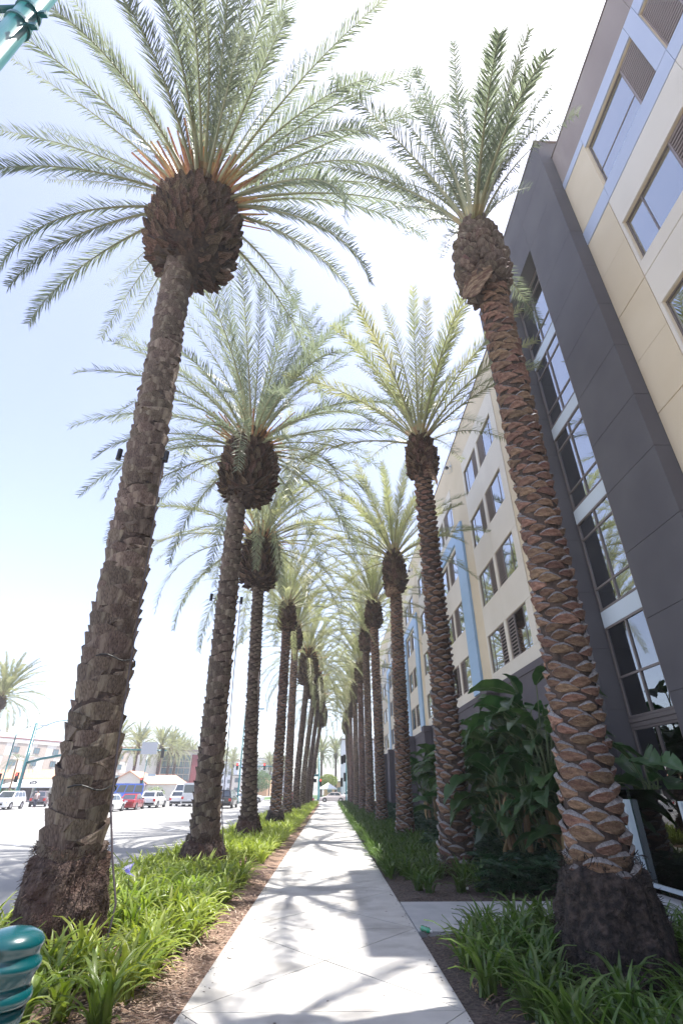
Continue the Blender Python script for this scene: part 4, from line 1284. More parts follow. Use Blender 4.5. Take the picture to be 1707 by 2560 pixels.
for (x, y, hh, sd, lab) in bop:
    r = random.Random(900 + sd)
    t = thing('broad_leaved_plant', (x, y, 0), lab, 'plant', 'broad leaved plants by the hotel wall')
    nc = 3 if hh > 3 else 2
    for c in range(nc):
        ch = hh * r.uniform(.32, .55); a = r.uniform(0, 6.28); lx, ly = .35 * math.cos(a), .35 * math.sin(a)
        b = MB(); b.tube([(lx * .5, ly * .5, 0), (lx * .8, ly * .8, ch * .5), (lx, ly, ch)], [.075, .065, .05], 8)
        part('cane', b, M['btrunk'], t)
        plane = r.uniform(-.8, .8) + (pi / 2 if c % 2 else 0)
        nl = 7
        for k in range(nl):
            s_ = 1 if k % 2 else -1
            f = (k + .5) / nl
            el = R(84 - 38 * f) ; az = plane + (0 if s_ > 0 else pi) + r.uniform(-.35, .35)
            sl = (hh - ch) * r.uniform(.62, 1.0) * (1 - .25 * f)
            d = Vector((math.cos(az) * math.cos(el), math.sin(az) * math.cos(el), math.sin(el)))
            p0 = Vector((lx, ly, ch - .1)); p1 = p0 + d * sl * .6; p2 = p0 + d * sl + Vector((0, 0, -.04 * sl))
            b = MB(); b.tube([p0, p1, p2], [.03, .02, .014], 5); st_ = part('leaf_stalk', b, M['bstem'], t)
            o = ob('leaf', PAD[r.randrange(6)], st_, p2)
            o.rotation_euler = (r.uniform(-.6, .6), -(el - R(65)) * .9 + r.uniform(-.2, .5), az)
            q = r.uniform(.8, 1.12) * (.8 if k > 4 else 1); o.scale = (q, q, q)
        for k in range(1 if c == 0 else 0):
            o = ob('dry_leaf', PADDRY, t, (lx, ly, ch - .05 - .2 * k)); o.rotation_euler = (0, 0, r.uniform(0, 6.28))
    for k in range(6):   # basal leaves
        a = r.uniform(0, 6.28); el = R(r.uniform(55, 80)); sl = r.uniform(.8, 1.6)
        d = Vector((math.cos(a) * math.cos(el), math.sin(a) * math.cos(el), math.sin(el)))
        b = MB(); b.tube([(0, 0, 0), d * sl], [.02, .012], 4); st_ = part('leaf_stalk', b, M['bstem'], t)
        o = ob('leaf', PAD[r.randrange(6)], st_, d * sl); o.rotation_euler = (r.uniform(-.6, .6), r.uniform(-.4, .4), a); o.scale = (.8, .8, .8)

# ------------------------------------------------------------------ bollard, lamp post, cables, small lamps
t = thing('bollard', (-1.47, 3.0, 0), 'glossy teal ringed bollard at the lower left corner', 'bollard')
b = MB()
b.lathe([(.155, 0), (.155, .12), (.125, .16), (.112, .2), (.105, .78), (.118, .82), (.122, .86)], 40)
part('shaft', b, M['teal'], t, smooth=True)
b = MB()
for k in range(12):
    a = 2 * pi * k / 12; T = Matrix.Rotation(a, 4, 'Z')
    b.box(.100, .116, -.008, .008, .22, .74, 0, T)
part('flutes', b, M['teal'], t)
b = MB()
b.lathe([(.10, .862), (.128, .868), (.137, .885), (.137, .90), (.128, .918), (.118, .925), (.120, .945), (.130, .965), (.133, .975), (.143, .985), (.146, 1.0), (.143, 1.015), (.130, 1.022), (.128, 1.045), (.133, 1.06), (.138, 1.075), (.136, 1.088), (.118, 1.11), (.08, 1.128), (.04, 1.137), (.005, 1.14)], 48)
part('cap', b, M['teal'], t, smooth=True)

t = thing('lamp_post', (-2.62, 1.57, 0), 'teal lamp post with clamped brackets crossing the upper left corner', 'lamp post')
b = MB(); b.lathe([(.15, 0), (.15, .5), (.10, .6), (.095, 1), (.078, 9.5)], 28); part('post', b, M['tealM'], t, smooth=True)
b = MB()
for z in (7.15, 7.42):
    b.lathe([(.082, z - .02), (.096, z - .018), (.096, z + .018), (.082, z + .02)], 28)
    b.box(.10, .16, -.02, .02, z - .02, z + .02)
    b.tube([(.15, 0, z), (.17, -.03, z - .08), (.12, -.05, z - .14)], .008, 5)
part('clamp', b, M['tealM'], t)
b = MB(); b.tube([(-.07, 0, 7.15), (-.6, .02, 7.15)], .03, 8); b.tube([(-.07, -.03, 7.42), (-.6, .0, 7.44)], .026, 8); b.lathe([(.02, -.05), (.06, -.04), (.06, .04), (.02, .05)], 10, (-.3, 0, 7.15))
part('bracket', b, M['tealM'], t, smooth=True)
b = MB(); b.tube([(0, 0, 9.4), (0, -.3, 10.0), (0, -1.2, 10.3)], [.07, .06, .05], 10); b.lathe([(.05, -.1), (.3, -.08), (.2, .1), (.05, .15)], 16, (0, -1.3, 10.3))
part('lamp_head', b, M['tealM'], t, smooth=True)

def uplight(x, y, z, sx, lab):
    t = thing('tree_lamp', (x, y, z), lab, 'lamp', 'small black lamps strapped to palm trunks')
    b = MB(); b.tube([(0, 0, -.1), (0, 0, .1)], .045, 12); b.tube([(0, 0, -.115), (0, 0, -.1)], .048, 12); part('lamp_body', b, M['black'], t)
    b = MB(); b.tube([(0, 0, -.02), (-sx * .08, 0, -.05), (-sx * .16, 0, -.03)], .012, 6); b.box(-.012, .012, -.05, .05, -.03, .0); part('bracket', b, M['black'], t)
uplight(-3.95, 7.42, 7.1, -1, 'small black lamp on the left side of the nearest kerbside palm')
uplight(-3.06, 7.36, 7.02, 1, 'small black lamp on the right side of the nearest kerbside palm above the cable')
uplight(-3.66, 14.3, 6.8, -1, 'small black lamp on the left side of the second kerbside palm')
uplight(-2.74, 14.3, 6.7, 1, 'small black lamp on the right side of the second kerbside palm')
def cable(name, pts, rad, lab):
    b = MB()
    b.tube(pts, rad, 6)
    return ob(name, b.mesh(name, [M['cable']], True), label=lab, cat='cable', group='cables running down palm trunks')
cable('trunk_cable', [(-3.10, 7.36, 6.9), (-3.02, 7.33, 5.6), (-2.95, 7.3, 4.3), (-2.88, 7.27, 3.1), (-2.80, 7.2, 2.2), (-2.70, 7.12, 1.5), (-2.52, 7.0, 1.0), (-2.36, 6.92, .6), (-2.36, 6.85, .25), (-2.42, 6.8, .02)], .012,
      'dark cable hanging down the right side of the nearest kerbside palm into the lilies')
cable('trunk_cable', [(-2.74, 14.2, 6.6), (-2.70, 14.1, 4.5), (-2.64, 14.05, 2.5), (-2.60, 13.95, 1.2), (-2.45, 13.8, .5), (-2.42, 13.75, .02)], .012, 'thin cable down the second kerbside palm')
cable('trunk_cable', [(-3.0, 21.0, 6.0), (-2.85, 20.95, 3.5), (-2.68, 20.9, 1.5), (-2.55, 20.8, .3)], .012, 'thin cable down the third kerbside palm')
for z, x, y, r_ in ((3.35, -3.32, 7.49, .365), (1.72, -3.26, 7.49, .385)):
    b = MB(); b.tube([(x + r_ * 1.06 * math.cos(a * pi / 16 - 1.6), y + r_ * 1.06 * math.sin(a * pi / 16 - 1.6), z + .03 * math.sin(a)) for a in range(17)], .010, 5)
    ob('cable_strap', b.mesh('cable_strap', [M['strap']]), label='upper black strap tying the cable to the nearest kerbside palm' if z > 2 else 'lower black strap tying the cable to the nearest kerbside palm', cat='strap')

# bottle and litter
t = thing('plastic_bottle', (1.32, 8.52, .05), 'crushed green plastic bottle lying at the sidewalk edge', 'bottle', rz=-1.1)
b = MB(); T = Matrix.Rotation(R(90), 4, 'Y') @ Matrix.Scale(1, 4)
b.lathe([(.01, -.10), (.033, -.095), (.036, -.06), (.028, -.03), (.037, 0), (.03, .03), (.036, .06), (.02, .09), (.013, .11)], 14, T=T)
part('bottle_body', b, M['bottle'], t, smooth=True)
b = MB(); b.lathe([(.015, .11), (.016, .128), (.01, .13)], 12, T=T); part('bottle_cap', b, M['signwhite'], t)
b = MB(); b.add([(2.50, 11.55, .05), (2.66, 11.58, .045), (2.68, 11.66, .07), (2.58, 11.70, .05), (2.48, 11.64, .06), (2.58, 11.6, .09)], [(0, 1, 5), (1, 2, 5), (2, 3, 5), (3, 4, 5), (4, 0, 5)])
ob('paper_scrap', b.mesh('paper_scrap', [M['litter']]), label='crumpled white paper scrap on the soil past the concrete strip', cat='litter')
b = MB(); b.add([(1.60, 11.1, .03), (1.70, 11.12, .03), (1.69, 11.2, .045), (1.6, 11.18, .03)], [(0, 1, 2, 3)])

# ------------------------------------------------------------------ vehicles
def vehicle(name, kind, paint, loc, rz, label, cat, group='vehicles on the road', lights_on=False, plate=True):
    """front towards +Y of the local frame"""
    t = thing(name, loc, label, cat, group, rz)
    P = {'sedan': dict(L=4.6, hw=.90, belt=.92, roof=1.44, hood=.88, boot=.98, cab=(-1.75, 1.15, -1.0, .35), wr=.32, cl=.17),
         'suv': dict(L=4.6, hw=.93, belt=1.08, roof=1.68, hood=1.02, boot=1.06, cab=(-2.22, 1.2, -1.85, .45), wr=.36, cl=.22),
         'bigsuv': dict(L=5.0, hw=.99, belt=1.12, roof=1.80, hood=1.08, boot=1.12, cab=(-2.45, 1.4, -2.3, .75), wr=.38, cl=.26),
         'van': dict(L=5.9, hw=1.02, belt=1.35, roof=2.55, hood=1.2, boot=1.35, cab=(-2.92, 2.1, -2.88, 1.35), wr=.37, cl=.25)}[kind]
    L, hw, belt, roof, wr, cl = P['L'], P['hw'], P['belt'], P['roof'], P['wr'], P['cl']
    h = L / 2
    if kind == 'van':
        st = [(-h, .86, cl + .15, belt), (-h + .05, .98, cl, belt), (-h + .5, 1, cl, belt), (0, 1, cl, belt), (h - 1.2, 1, cl, belt), (h - .9, .99, cl, P['hood'] + .08), (h - .3, .95, cl, P['hood'] - .08), (h - .05, .86, cl + .05, P['hood'] - .3), (h, .75, cl + .15, .7)]
    elif kind == 'sedan':
        st = [(-h, .72, cl + .2, .78), (-h + .08, .88, cl + .06, P['boot'] - .05), (-h + .5, .96, cl, P['boot']), (-1.4, 1, cl, belt + .03), (0, 1, cl, belt), (1.1, 1, cl, P['hood'] + .03), (h - .7, .97, cl, P['hood'] - .10), (h - .2, .88, cl + .02, .68), (h, .7, cl + .1, .52)]
    else:
        st = [(-h, .86, cl + .22, belt - .08), (-h + .06, .95, cl + .1, belt), (-h + .5, 1, cl, belt), (0, 1, cl, belt), (1.1, 1, cl, P['hood'] + .04), (h - .6, .98, cl, P['hood'] - .04), (h - .12, .90, cl, P['hood'] - .18), (h, .78, cl + .1, .62)]
    V = []; F = []
    for (y, wf, zb, zt) in st:
        w = hw * wf
        zm = zb + (zt - zb) * .62
        sec = [(-w * .8, zb), (-w * .97, zb + .08), (-w, zm), (-w * .95, zt - .05), (-w * .84, zt), (w * .84, zt), (w * .95, zt - .05), (w, zm), (w * .97, zb + .08), (w * .8, zb)]
        V += [(x, y, z) for x, z in sec]
    n = 10
    for i in range(len(st) - 1):
        for k in range(n):
            k2 = (k + 1) % n; F.append((i * n + k, i * n + k2, (i + 1) * n + k2, (i + 1) * n + k))
    F.append(tuple(range(n))); F.append(tuple((len(st) - 1) * n + k for k in reversed(range(n))))
    pm = mat('paint_' + name, paint, 0.22, coat=.8, spec=.6) if ('paint_' + str(paint)) not in M else M['paint_' + str(paint)]
    M['paint_' + str(paint)] = pm
    b = MB(); b.add(V, F); body = part('body', b, pm, t, smooth=False)
    # cabin
    y0, y1, r0, r1 = P['cab']
    wb = hw * .90; wt = hw * (.74 if kind != 'van' else .88)
    zb = belt - .03
    def cabin(ins, dz0=0, dz1=0):
        return [(-wb + ins, y0 + ins, zb + dz0), (wb - ins, y0 + ins, zb + dz0), (wb - ins, y1 - ins, zb + dz0), (-wb + ins, y1 - ins, zb + dz0),
                (-wt + ins, r0 + ins, roof - dz1), (wt - ins, r0 + ins, roof - dz1), (wt - ins, r1 - ins, roof - dz1), (-wt + ins, r1 - ins, roof - dz1)]
    fc = [(4, 5, 6, 7), (0, 1, 5, 4), (1, 2, 6, 5), (2, 3, 7, 6), (3, 0, 4, 7)]
    b = MB(); b.add(cabin(0), fc)
    b.box(-wt * .93, wt * .93, r0 + .08, r1 - .08, roof - .01, roof + .035)
    part('cabin', b, pm, t)
    # window panes: quads just proud of the four cabin faces
    C_ = [Vector(p) for p in cabin(0)]
    def pane(a, b_, c, d, u0, u1, v0, v1, off=.012):
        A, B, Cc, D = C_[a], C_[b_], C_[c], C_[d]
        nrm = (B - A).cross(D - A).normalized()
        def pt(u, v): return A.lerp(B, u).lerp(D.lerp(Cc, u), v) + nrm * off
        q = MB(); q.add([pt(u0, v0), pt(u1, v0), pt(u1, v1), pt(u0, v1)], [(0, 1, 2, 3)])
        k = MB(); 
        return q
    part('rear_window', pane(0, 1, 5, 4, .09, .91, .14, .84), M['carglass'], t)
    part('windscreen', pane(2, 3, 7, 6, .05, .95, .06, .93), M['carglass'], t)
    segs = [(.04, .30), (.33, .62), (.65, .95)] if kind != 'sedan' else [(.10, .50), (.53, .93)]
    if kind == 'van': segs = [(.03, .24), (.27, .48), (.51, .72), (.76, .96)]
    for (u0, u1) in segs:
        part('side_window', pane(1, 2, 6, 5, u0, u1, .16, .86), M['carglass'], t)
        part('side_window', pane(3, 0, 4, 7, 1 - u1, 1 - u0, .16, .86), M['carglass'], t)
    # wheels
    wy = (L * .30, -L * .29)
    for y in wy:
        for s in (-1, 1):
            T = Matrix.Translation((s * (hw - .10), y, wr)) @ Matrix.Rotation(R(90) * s, 4, 'Y')
            b = MB(); b.lathe([(wr * .62, .10), (wr * .9, .115), (wr, .07), (wr, -.1), (wr * .6, -.11)], 18, T=T)
            w = part('wheel', b, M['tyre'], t)
            b = MB(); b.lathe([(.02, .118), (wr * .18, .12), (wr * .6, .108), (wr * .62, .10)], 14, T=T)
            part('rim', b, M['rim'], w)
            b = MB(); b.lathe([(wr * 1.16, .02), (wr * 1.14, .108), (wr * 1.02, .110)], 18, T=T); part('wheel_arch', b, M['black'], t)
    zl = (P['boot'] + cl) / 2 + .18
    for s in (-1, 1):
        b = MB(); x0, x1 = (s * hw * .48, s * hw * .93) if kind in ('sedan',) else (s * hw * .66, s * hw * .93)
        b.box(min(x0, x1), max(x0, x1), -h - .02 + (.05 if kind == 'sedan' else 0), -h + .2, zl - (.07 if kind == 'sedan' else .16), zl + .1)
        part('tail_light', b, M['tail'], t)
        b = MB(); x0, x1 = (s * hw * .50, s * hw * .90)
        b.box(min(x0, x1), max(x0, x1), h - .28, h - .03, .62, .76); part('headlight', b, M['head'], t)
        b = MB(); b.box(min(s * hw * .98, s * (hw + .16)), max(s * hw * .98, s * (hw + .16)), y1 - .75, y1 - .6, belt, belt + .15); part('side_mirror', b, pm, t)
    if plate:
        b = MB(); b.box(-.16, .16, -h - .012, -h + .3, .74, .86); part('number_plate', b, M['plate'], t)
    b = MB(); b.box(-hw * .82, hw * .82, -h - .03, -h + .25, cl + .12, cl + .32); part('bumper', b, M['black'] if kind != 'sedan' else pm, t)
    b = MB(); b.box(-hw * .45, hw * .45, h - .25, h + .008, .42, .60); b.box(-hw * .5, hw * .5, h - .25, h + .004, .66, .70); part('grille', b, M['black'], t)
    return t
WHT = (.78, .78, .78); RED = (.28, .01, .015); BLK = (.02, .02, .022); SLV = (.58, .60, .62); NAVY = (.03, .05, .12); BLUE = (.02, .10, .50)
V = vehicle
ZR = -.15
V('parked_sedan', 'sedan', WHT, (-21.2, 55.2, ZR), 0, 'white sedan at the back of the queue, half hidden by the nearest palm', 'car')
V('red_sedan', 'sedan', RED, (-21.1, 61.3, ZR), .06, 'dark red sedan seen from behind in the queue', 'car')
V('white_suv', 'suv', (.76, .77, .77), (-20.7, 67.4, ZR), 0, 'white crossover right in front of the dark red sedan', 'car')
V('white_suv', 'suv', (.75, .75, .76), (-19.4, 74.5, ZR), 0, 'white boxy crossover beside the person in blue', 'car')
V('silver_van', 'van', SLV, (-17.4, 73.5, ZR), 0, 'silver high van next to the second kerbside palm', 'van')
V('white_van', 'van', (.8, .8, .79), (-21.8, 86, ZR), 2.9, 'white high roofed shuttle facing the camera behind the silver van', 'van')
V('black_suv', 'bigsuv', BLK, (-11.9, 66, ZR), 0, 'black suv seen from behind between the second and third palms', 'car')
V('silver_suv', 'suv', (.74, .75, .77), (-34.6, 62.0, ZR), pi + .12, 'silver white crossover facing the camera at far left', 'car')
V('blue_van', 'van', BLUE, (-28.9, 79, ZR), pi / 2 + .2, 'bright blue shuttle van crossing behind the red sedan', 'van')
V('dark_sedan', 'sedan', NAVY, (-25.6, 67.5, ZR), .05, 'dark blue sedan roof showing left of the dark red sedan', 'car')
V('maroon_suv', 'suv', (.16, .14, .16), (-36.2, 72, ZR), .3, 'grey suv behind the silver white crossover', 'car')
V('grey_sedan', 'sedan', (.30, .33, .37), (-41.2, 69, ZR), pi, 'grey sedan cut by the left frame edge', 'car')
V('red_sedan', 'sedan', (.5, .02, .02), (-34.0, 77, ZR), .8, 'bright red sedan nose peeking by the nearest palm', 'car')
V('red_car', 'sedan', (.5, .02, .03), (-4.8, 91.5, ZR), -pi / 2 - .1, 'red car nose at the far end of the sidewalk', 'car')
V('tan_sedan', 'sedan', (.62, .56, .54), (.55, 96, ZR), pi / 2, 'pale beige sedan crossing at the end of the sidewalk', 'car')
V('white_suv', 'suv', (.8, .8, .8), (3.4, 100.5, ZR), pi / 2, 'white suv behind the pale beige sedan', 'car')
V('white_truck', 'suv', (.79, .8, .8), (-13.0, 93, ZR), -pi / 2, 'white truck front between the third and fourth palms', 'car')
V('white_sedan', 'sedan', (.8, .8, .81), (-13.5, 88, ZR), .1, 'small white sedan ahead of the black suv', 'car')
V('white_sedan', 'sedan', (.79, .79, .79), (-16.0, 112, ZR), 0, 'distant white sedan beyond the junction', 'car')
V('red_sedan', 'sedan', (.45, .03, .03), (-24.5, 98, ZR), pi / 2, 'distant red car roof behind the white crossovers', 'car')

# ------------------------------------------------------------------ people
def person(loc, rz, label, shirt, legs, lean=0.0, stride=.18):
    t = thing('person', loc, label, 'person', None, rz)
    hip = Vector((0, 0, .92)); ch = Vector((0, lean * .35, 1.35)); nk = Vector((0, lean * .45, 1.50)); hd = Vector((0, lean * .55 + .03, 1.66))
    pts = [hip, ch, nk, hd, hd + Vector((0, .01, .09))]; ed = [(0, 1), (1, 2), (2, 3), (3, 4)]; rd = [.14, .15, .055, .085, .07]
    for s in (-1, 1):
        k = len(pts)
        pts += [Vector((s * .09, 0, .88)), Vector((s * .10, s * stride * .6 + .04, .48)), Vector((s * .10, s * stride, .08)), Vector((s * .11, s * stride + .14, .04))]
        rd += [.085, .06, .04, .035]; ed += [(0, k), (k, k + 1), (k + 1, k + 2), (k + 2, k + 3)]
        k = len(pts)
        pts += [ch + Vector((s * .18, 0, .06)), ch + Vector((s * .24, -s * .08, -.22)), ch + Vector((s * .22, .12 - s * .05, -.42)), ch + Vector((s * .22, .17 - s * .05, -.50))]
        rd += [.055, .042, .032, .03]; ed += [(1, k), (k, k + 1), (k + 1, k + 2), (k + 2, k + 3)]
    me = bpy.data.meshes.new('body'); me.from_pydata([tuple(p) for p in pts], ed, []); me.materials.append(M['skin'])
    o = ob('body', me, t)
    md = o.modifiers.new('skin', 'SKIN'); 
    for i, q in enumerate(rd): me.skin_vertices[0].data[i].radius = (q, q * (.8 if i in (0, 1) else 1))
    me.skin_vertices[0].data[0].use_root = True
    sb = o.modifiers.new('sub', 'SUBSURF'); sb.levels = 1; sb.render_levels = 1
    b = MB(); b.tube([hip + Vector((0, 0, -.05)), hip.lerp(ch, .5), ch, ch + Vector((0, 0, .12))], [(.17, .12), (.16, .125), (.20, .13), (.10, .08)], 10)
    for s in (-1, 1): b.tube([ch + Vector((s * .17, 0, .07)), ch + Vector((s * .225, -s * .05, -.13))], [.075, .06], 8)
    part('shirt', b, M[shirt], t, smooth=True)
    b = MB(); b.tube([hip + Vector((0, 0, .06)), hip + Vector((0, 0, -.08))], [(.165, .12), (.17, .12)], 10)
    for s in (-1, 1): b.tube([(s * .09, 0, .88), (s * .10, s * stride * .6 + .04, .50), (s * .10, s * stride * .8, .3 if legs == 'shirtB' else .12)], [.105, .08, .07], 8)
    part('trousers', b, M[legs], t, smooth=True)
    b = MB(); b.lathe([(.07, -.07), (.098, -.02), (.10, .04), (.07, .09), (.02, .105)], 12, tuple(hd + Vector((0, -.02, .05)))); part('hair', b, M['hair'], t, smooth=True)
    return t
person((-34.0, 66.5, ZR), .6, 'pedestrian in pale shirt and dark shorts beside the silver white crossover', 'shirtW', 'trouser')
person((-21.3, 71.3, ZR), -.9, 'person in blue clothes walking between the two white crossovers', 'shirtB', 'trouser', lean=.5, stride=.3)
person((-14.6, 92, ZR), 1.4, 'pedestrian in white crossing far ahead of the black suv', 'signwhite', 'trouser')
person((-6.3, 106, 0), 0, 'distant pedestrian in dark clothes beyond the cross street', 'trouser', 'trouser')

# ------------------------------------------------------------------ signals, lamps and signs
def signal_head(t, x, y, z, lit=None, face=-1, n=3):
    b = MB()
    b.box(x - .18, x + .18, y - .1, y + .1, z - .55, z + .55)
    b.box(x - .33, x + .33, y + .03 * -face, y + .05 * -face, z - .68, z + .68) if False else None
    for k in range(3):
        zc = z + .34 - .34 * k
        b.tube([(x, y + face * .1, zc), (x, y + face * .24, zc + .01)], [.135, .14], 10, caps=False)
    s = part('signal_head', b, M['black'], t)
    s.location = (-t.location.x, -t.location.y, -t.location.z)
    for k in range(3):
        zc = z + .34 - .34 * k
        q = MB(); q.tube([(x, y + face * .10, zc), (x, y + face * .125, zc)], .115, 12)
        part('lamp', q, M['redlit'] if lit == k else M['signalD'], s)
def pole_thing(name, loc, label, cat, top, r0=.14, r1=.09, group='street poles at the junction', m='tealM'):
    t = thing(name, loc, label, cat, group)
    b = MB(); b.lathe([(r0 * 1.7, 0), (r0 * 1.7, .25), (r0, .35), (r1, top)], 14); part('pole', b, M[m], t, smooth=True)
    return t
t = pole_thing('signal_mast', (-38.3, 70, -.02), 'thick teal signal mast with a long curved arm at far left', 'traffic light', 9.3, .23, .17)
b = MB(); b.tube([(-38.3, 70, 4.6), (-36.4, 70, 5.1), (-34.2, 70, 5.48), (-30.5, 70, 5.95), (-27.4, 70, 6.15), (-23, 70, 6.1), (-20.9, 70, 6.02)], [.16, .15, .14, .12, .10, .08, .07], 8); part('mast_arm', b, M['tealM'], t, world=True, smooth=True)
b = MB(); b.tube([(-38.4, 70, 8.3), (-37.3, 70, 8.9), (-35.8, 70, 9.45), (-34.6, 70, 9.6), (-32.5, 70, 9.55)], .05, 6); b.box(-33.2, -32.3, 69.85, 70.15, 9.45, 9.58); part('lamp_arm', b, M['tealM'], t, world=True)
for x, z in ((-27.1, 5.75), (-21.35, 5.75)): signal_head(t, x, 70, z, None, 1)
b = MB(); b.box(-24.1, -22.1, 69.8, 69.85, 5.6, 7.0); part('street_sign', b, M['signgrey'], t, world=True)
signal_head(t, -38.75, 69.7, 3.0, 0, -1)
t = pole_thing('street_lamp', (-35.9, 62, -.02), 'slim teal street lamp left of the thick signal mast', 'street lamp', 7.2, .1, .06)
b = MB(); b.tube([(-35.9, 62, 7.0), (-35.5, 62, 7.6), (-34.4, 62, 8.1), (-33.2, 62, 8.15)], .035, 6); b.box(-33.4, -32.6, 61.9, 62.1, 8.07, 8.17); part('lamp_arm', b, M['alu'], t, world=True)
signal_head(t, -36.2, 61.7, 2.7, None, -1)
# wire basket decoration on a pole behind
t = pole_thing('basket_pole', (-41.0, 75, -.02), 'tall pole with a wire bowl on top at far left', 'pole', 8.2, .06, .04, m='alu')
b = MB()
for z, r_ in ((8.2, 1.0), (8.7, 1.9), (9.1, 2.5)): b.tube([(-41.0 + r_ * math.cos(k * pi / 12), 75 + r_ * math.sin(k * pi / 12), z) for k in range(25)], .03, 4)
for k in range(8):
    a = k * pi / 4; b.tube([(-41.0 + .9 * math.cos(a), 75 + .9 * math.sin(a), 8.15), (-41.0 + 1.9 * math.cos(a), 75 + 1.9 * math.sin(a), 8.7), (-41.0 + 2.5 * math.cos(a), 75 + 2.5 * math.sin(a), 9.1)], .025, 4)
part('wire_bowl', b, M['alu'], t, world=True)
t = pole_thing('signal_pole', (-31.5, 95, -.02), 'thin signal pole with a red light and a small lamp arm behind the red sedan', 'traffic light', 6.9, .09, .06)
signal_head(t, -31.7, 94.7, 2.9, 0, -1)
b = MB(); b.tube([(-31.5, 95, 6.4), (-30.9, 95, 7.0), (-29.9, 95, 7.4)], .04, 6); b.box(-30.9, -29.6, 94.9, 95.1, 3.6, 4.0); part('lamp_arm', b, M['alu'], t, world=True)
t = pole_thing('signal_mast', (-7.2, 100, -.02), 'far signal mast whose arm carries two red lights over the junction', 'traffic light', 7.4, .14, .1)
b = MB(); b.tube([(-7.2, 100, 5.2), (-11, 100, 5.35), (-17, 100, 5.45)], [.1, .08, .06], 8); part('mast_arm', b, M['tealM'], t, world=True)
for x in (-16.7, -11.8): signal_head(t, x, 99.8, 5.3, 0, -1)
b = MB(); b.box(-16.3, -14.9, 99.75, 99.8, 5.05, 5.75); s = part('street_sign', b, M['signwhite'], t, world=True)
b = MB(); b.box(-15.9, -15.45, 99.72, 99.745, 5.15, 5.3); b.box(-15.5, -15.4, 99.72, 99.745, 5.3, 5.62); b.box(-15.2, -15.08, 99.72, 99.745, 5.12, 5.66); part('arrow_mark', b, M['signblue'], s)
t = pole_thing('lamp_column', (-2.25, 72, 0), 'slim dark teal lamp column with signal heads at the end of the left palm row', 'street lamp', 8.2, .09, .055)
signal_head(t, -2.55, 71.9, 4.0, None, -1); signal_head(t, -1.95, 72.0, 4.0, None, 1)
b = MB(); b.box(-2.1, -1.7, 71.9, 72.1, 2.5, 2.9); b.tube([(-2.25, 72, 8.1), (-2.6, 72, 8.12)], .03, 5); part('push_button_box', b, M['black'], t, world=True)
t = pole_thing('teal_post', (-1.95, 100, 0), 'bright teal post with a red signal at the far corner', 'traffic light', 7.6, .17, .14)
signal_head(t, -1.65, 99.7, 2.8, 0, -1)
b = MB(); b.box(-2.9, -1.9, 99.9, 100.1, 3.75, 4.1); part('sign_arm', b, M['tealM'], t, world=True)
t = pole_thing('signal_pole', (2.35, 80, 0), 'signal pole with black heads beside the right palm row end', 'traffic light', 6.0, .09, .07)
for (x, z, f) in ((1.75, 5.45, 1), (2.1, 5.6, -1), (2.15, 3.25, -1), (1.7, 2.6, -1)): signal_head(t, x, 79.9, z, None, f)
t = pole_thing('street_lamp', (-12.6, 78, -.02), 'far street lamp whose flat head shows between the third and fourth palms', 'street lamp', 11.6, .12, .08)
b = MB(); b.tube([(-12.6, 78, 11.4), (-11.6, 78, 12.0), (-10.6, 78, 12.1)], .05, 6); b.box(-11.0, -9.8, 77.85, 78.15, 12.05, 12.2); part('lamp_arm', b, M['tealM'], t, world=True)

# ------------------------------------------------------------------ far buildings
def box_part(name, m, t, x0, x1, y0, y1, z0, z1, **kw):
    b = MB(); b.box(x0, x1, y0, y1, z0, z1); return part(name, b, M[m], t, **kw)
def win(t, x, z, w, h_, y=0, m='bwin'):
    b = MB()
    for (a, c, d, e) in ((-w / 2, w / 2, -h_ / 2, -h_ / 2 + .07), (-w / 2, w / 2, h_ / 2 - .07, h_ / 2), (-w / 2, -w / 2 + .07, -h_ / 2 + .07, h_ / 2 - .07), (w / 2 - .07, w / 2, -h_ / 2 + .07, h_ / 2 - .07), (-.04, .04, -h_ / 2 + .07, h_ / 2 - .07)):
        b.box(x + a, x + c, y - .12, y - .001, z + d, z + e)
    w_ = part('window', b, M['frame'], t)
    b = MB(); b.box(x - w / 2 + .06, x + w / 2 - .06, y - .06, y - .03, z - h_ / 2 + .06, z + h_ / 2 - .06); part('pane', b, M[m], w_)
TH = math.atan2(.88, .475)
t = thing('checkered_hotel', (-81.5, 150, 0), 'pale hotel block with a checkered beige facade at far left', 'building', None, TH)
box_part('wall', 'checkA', t, -60, 56, .0, 18, -.2, 13.4)
box_part('parapet', 'checkA', t, -60, 56, -.25, 0, 12.6, 13.7)
box_part('cornice', 'burg', t, -60, 56, -.35, -.26, 13.5, 13.75)
box_part('upper_storey', 'checkA', t, -60, -6, 2, 16, 13.75, 16.2)
for i in range(12): win(t, -40 + i * 2.8, 15.0, 1.0, 1.2, 2.0)
for i in range(-12, 20):
    for j in range(4):
        x = i * 2.9; z = j * 3.05 + .3
        if (i + j) % 2 == 0:
            box_part('wall_panel', 'checkB', t, x - 1.44, x + 1.44, -.08, -.002, z + .02, z + 3.03)
        if i % 2 == 0:
            win(t, x + 1.45, z + 1.5, 1.7, 1.5, -.085)
t = thing('market_strip', (-72, 100, 0), 'low shop strip with orange tile roof and a red market sign at far left', 'building')
box_part('wall', 'checkA', t, -14, 30, 0, 12, -.2, 3.6)
box_part('shopfront', 'shop', t, -14, 30, -.05, -.001, .1, 2.15)
for i in range(14): box_part('pillar', 'awn', t, -13 + 3 * i, -12.7 + 3 * i, -.6, -.3, -.1, 2.2)
